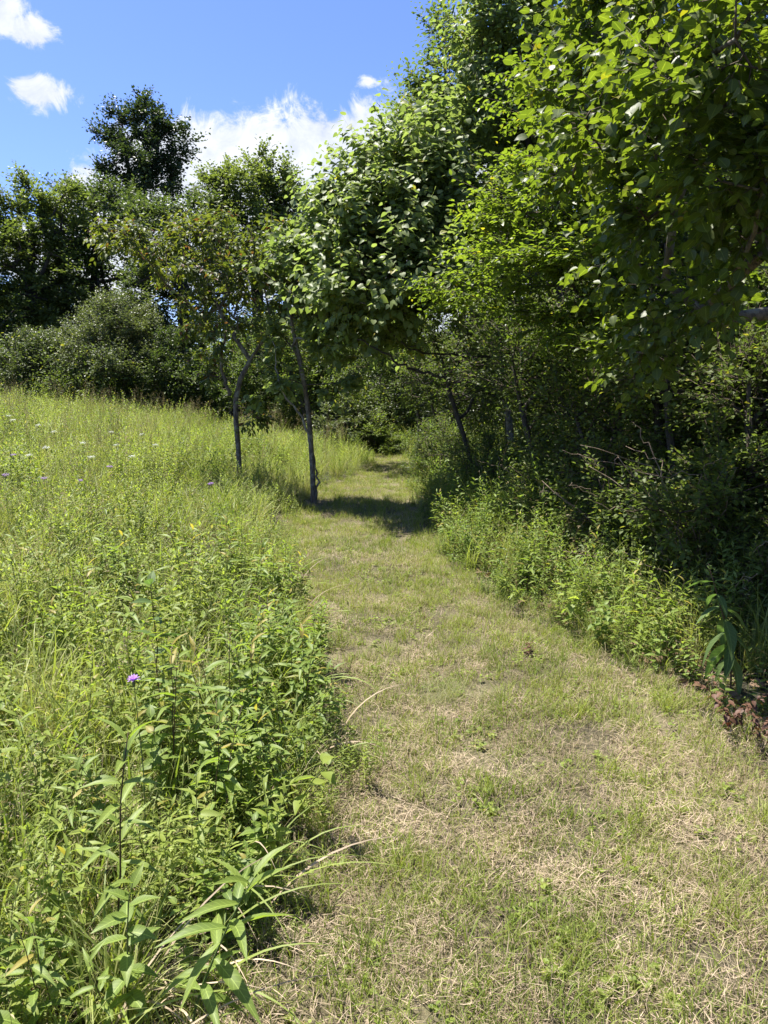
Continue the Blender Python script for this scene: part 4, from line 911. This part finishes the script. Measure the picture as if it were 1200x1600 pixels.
# countable weeds of the near meadow and the near bank
kinds = [('narrow_weed', L_LANCE, 'forb_light', 'stem', 26, .085, .55, dict(lean=.15, droop=.1, up=.55, wid=1.3), 'narrow leaved light green weed among the grass left of the path', 'narrow leaved weeds left of the path'),
         ('oval_weed', L_OVATE, 'forb', 'stem', 14, .085, .48, dict(opposite=True, lean=.2, droop=.15, up=.3), 'oval leaved green weed among the grass left of the path', 'oval leaved weeds left of the path'),
         ('lance_weed', L_BROADLANCE, 'forb_fresh', 'redstem', 16, .13, .58, dict(lean=.12, droop=.15, up=.45, srad=.003, wid=.75), 'weed with longer pointed leaves and dark stem left of the path', 'pointed leaved weeds left of the path')]
protos = {}
def proto_parts(k, v, side):
    key = (k, v)
    if key not in protos:
        nm, tpl, lm, sm, nl, ls, h, kw, _, _ = kinds[k]; rg = np.random.default_rng(500 + k * 10 + v); gs, gl = Geo(), Geo(); kw = dict(kw); wd = kw.pop('wid', 1)
        for s in range(1 + v % 3):
            L = plant_geo(gs, rg, (*rg.normal(0, .03, 2), 0), h * rg.uniform(.8, 1.1), nl, ls, tpl, 0, 0, **kw); bake(gl, tpl, L, 0, wd)
        protos[key] = (gs.mesh('stem', [M[sm]], True), gl.mesh('foliage', [M[lm]], True))
    return protos[key]
spots = []
rr = np.random.default_rng(31)
while len(spots) < 150:
    y = .9 + 4.6 * rr.uniform() ** 1.2; x = le(y) - .06 - rr.exponential(.75)
    if abs(x) < .3 + y * .54: spots.append((x, y, 0))
while len(spots) < 215:
    y = 3.4 + 7 * rr.uniform(); x = re_(y) + .05 + rr.exponential(.35)
    if x < y * .52: spots.append((x, y, 1))
MARKS = [((-.46, 1.5), 'beside the whorled weed at the bottom'), ((-.72, 1.78), 'around the purple stemmed weed'), ((-.755, 2.12), 'near the mauve flower'), ((-.86, 2.75), 'around the feathery yellow shoot'), ((-1.0, 3.1), 'around the blue green milkweed'),
         ((-1.6, 2.2), 'by the left border in the near meadow'), ((-2.0, 3.6), 'farther up by the left border'), ((-1.2, 1.2), 'in the lower left corner'), ((-1.6, 4.6), 'in the open meadow beyond the milkweed'), ((-2.6, 5.2), 'far up at the left meadow border'), ((-.5, 3.9), 'where the left edge bulges into the path'), ((-.9, 5.2), 'by the dark hollow in the left path edge'),
         ((1.86, 3.72), 'beside the tall drooping milkweed'), ((1.3, 4.5), 'at the foot of the right bank'), ((1.9, 5.3), 'in front of the low glossy shrub'), ((1.2, 6.2), 'on the sunny swell of the right bank'), ((1.0, 8), 'below the green shrub on the right bank'), ((.9, 9.8), 'by the narrow bend of the path on the right')]
NST = ['single stemmed', 'two stemmed', 'three stemmed']; KD = ['narrow leaved weed', 'oval leaved weed', 'pointed leaved weed']
for (x, y, side) in spots:
    k = int(rr.integers(0, 3)); v = int(rr.integers(0, 3)); sm, fm = proto_parts(k, v, side); nm = kinds[k][0]
    lab, grp = kinds[k][8], kinds[k][9]
    if side: lab = lab.replace('left of the path', 'on the right bank').replace('among the grass ', 'growing '); grp = grp.replace('left of the path', 'on the right bank')
    mk = min(MARKS[12:] if side else MARKS[:12], key=lambda q: (q[0][0] - x) ** 2 + (q[0][1] - y) ** 2)[1]
    e = (le(y) - x) if not side else (x - re_(y))
    s = float(np.interp(e, [0, .3, 1], [.6, .9, 1.05]) * rr.uniform(.75, 1.15))
    lab = ('low ' if s < .72 else 'tall ' if s > 1.0 else '') + NST[v] + ' ' + KD[k] + ' ' + mk
    root = thing(nm, (x, y, float(hgt(x, y))), lab, 'weed', grp); link('stem', sm, root); link('foliage', fm, root); root.scale = (s,) * 3; root.rotation_euler = (rr.normal(0, .12), rr.normal(0, .12), rr.uniform(0, 6.28))

# long arching blades reaching out of the bottom left growth over the mown edge
r = np.random.default_rng(8)
for i in range(90):
    y = r.uniform(.9, 6) if i > 50 else r.uniform(.95, 2.4); x = le(y) - r.uniform(.02, .3); az = r.normal(-.2, .7); L = r.uniform(.3, .62); n = 9; t = np.linspace(0, 1, n)
    el = r.uniform(.9, 1.3) - t * r.uniform(1.0, 1.9); dx = np.cumsum(np.cos(el)) * L / n; dz = np.cumsum(np.sin(el)) * L / n
    c_ = np.stack([np.cos(az) * dx, np.sin(az) * dx, np.maximum(dz, .015)], -1); wdt = r.uniform(.004, .008) * np.interp(t, [0, .3, 1], [.7, 1, .05]) / 2
    sd = np.array((-math.sin(az), math.cos(az), .25)); V = np.concatenate([c_ - sd * wdt[:, None], c_ + sd * wdt[:, None] + (0, 0, .001)]); F = []
    for k in range(n - 1): F += [(k, n + k, n + k + 1), (k, n + k + 1, k + 1)]
    g = Geo(); g.add(V, F, r.uniform(0, .9)); o = link('long_grass_blade', g.mesh('long_grass_blade', [M['forb_light' if i % 3 else 'straw']], True), loc=(x, y, float(hgt(x, y))))
    mk = min(MARKS[:12], key=lambda q: (q[0][0] - x) ** 2 + (q[0][1] - y) ** 2)[1]
    tag(o, ('long ' if L > .52 else 'short ') + ('green grass blade arching over the path ' if i % 3 else 'dry straw blade bent over the path ') + mk.replace(' in the left path edge', '').replace('where the left edge bulges into the path', 'at the bulge of the meadow edge').replace(' at the bottom', ''), 'grass blade', 'green blades over the path edge' if i % 3 else 'dry blades over the path edge')
print('tris', sum(len(q.polygons) for q in bpy.data.meshes), 'objects', len(bpy.data.objects), STATS)
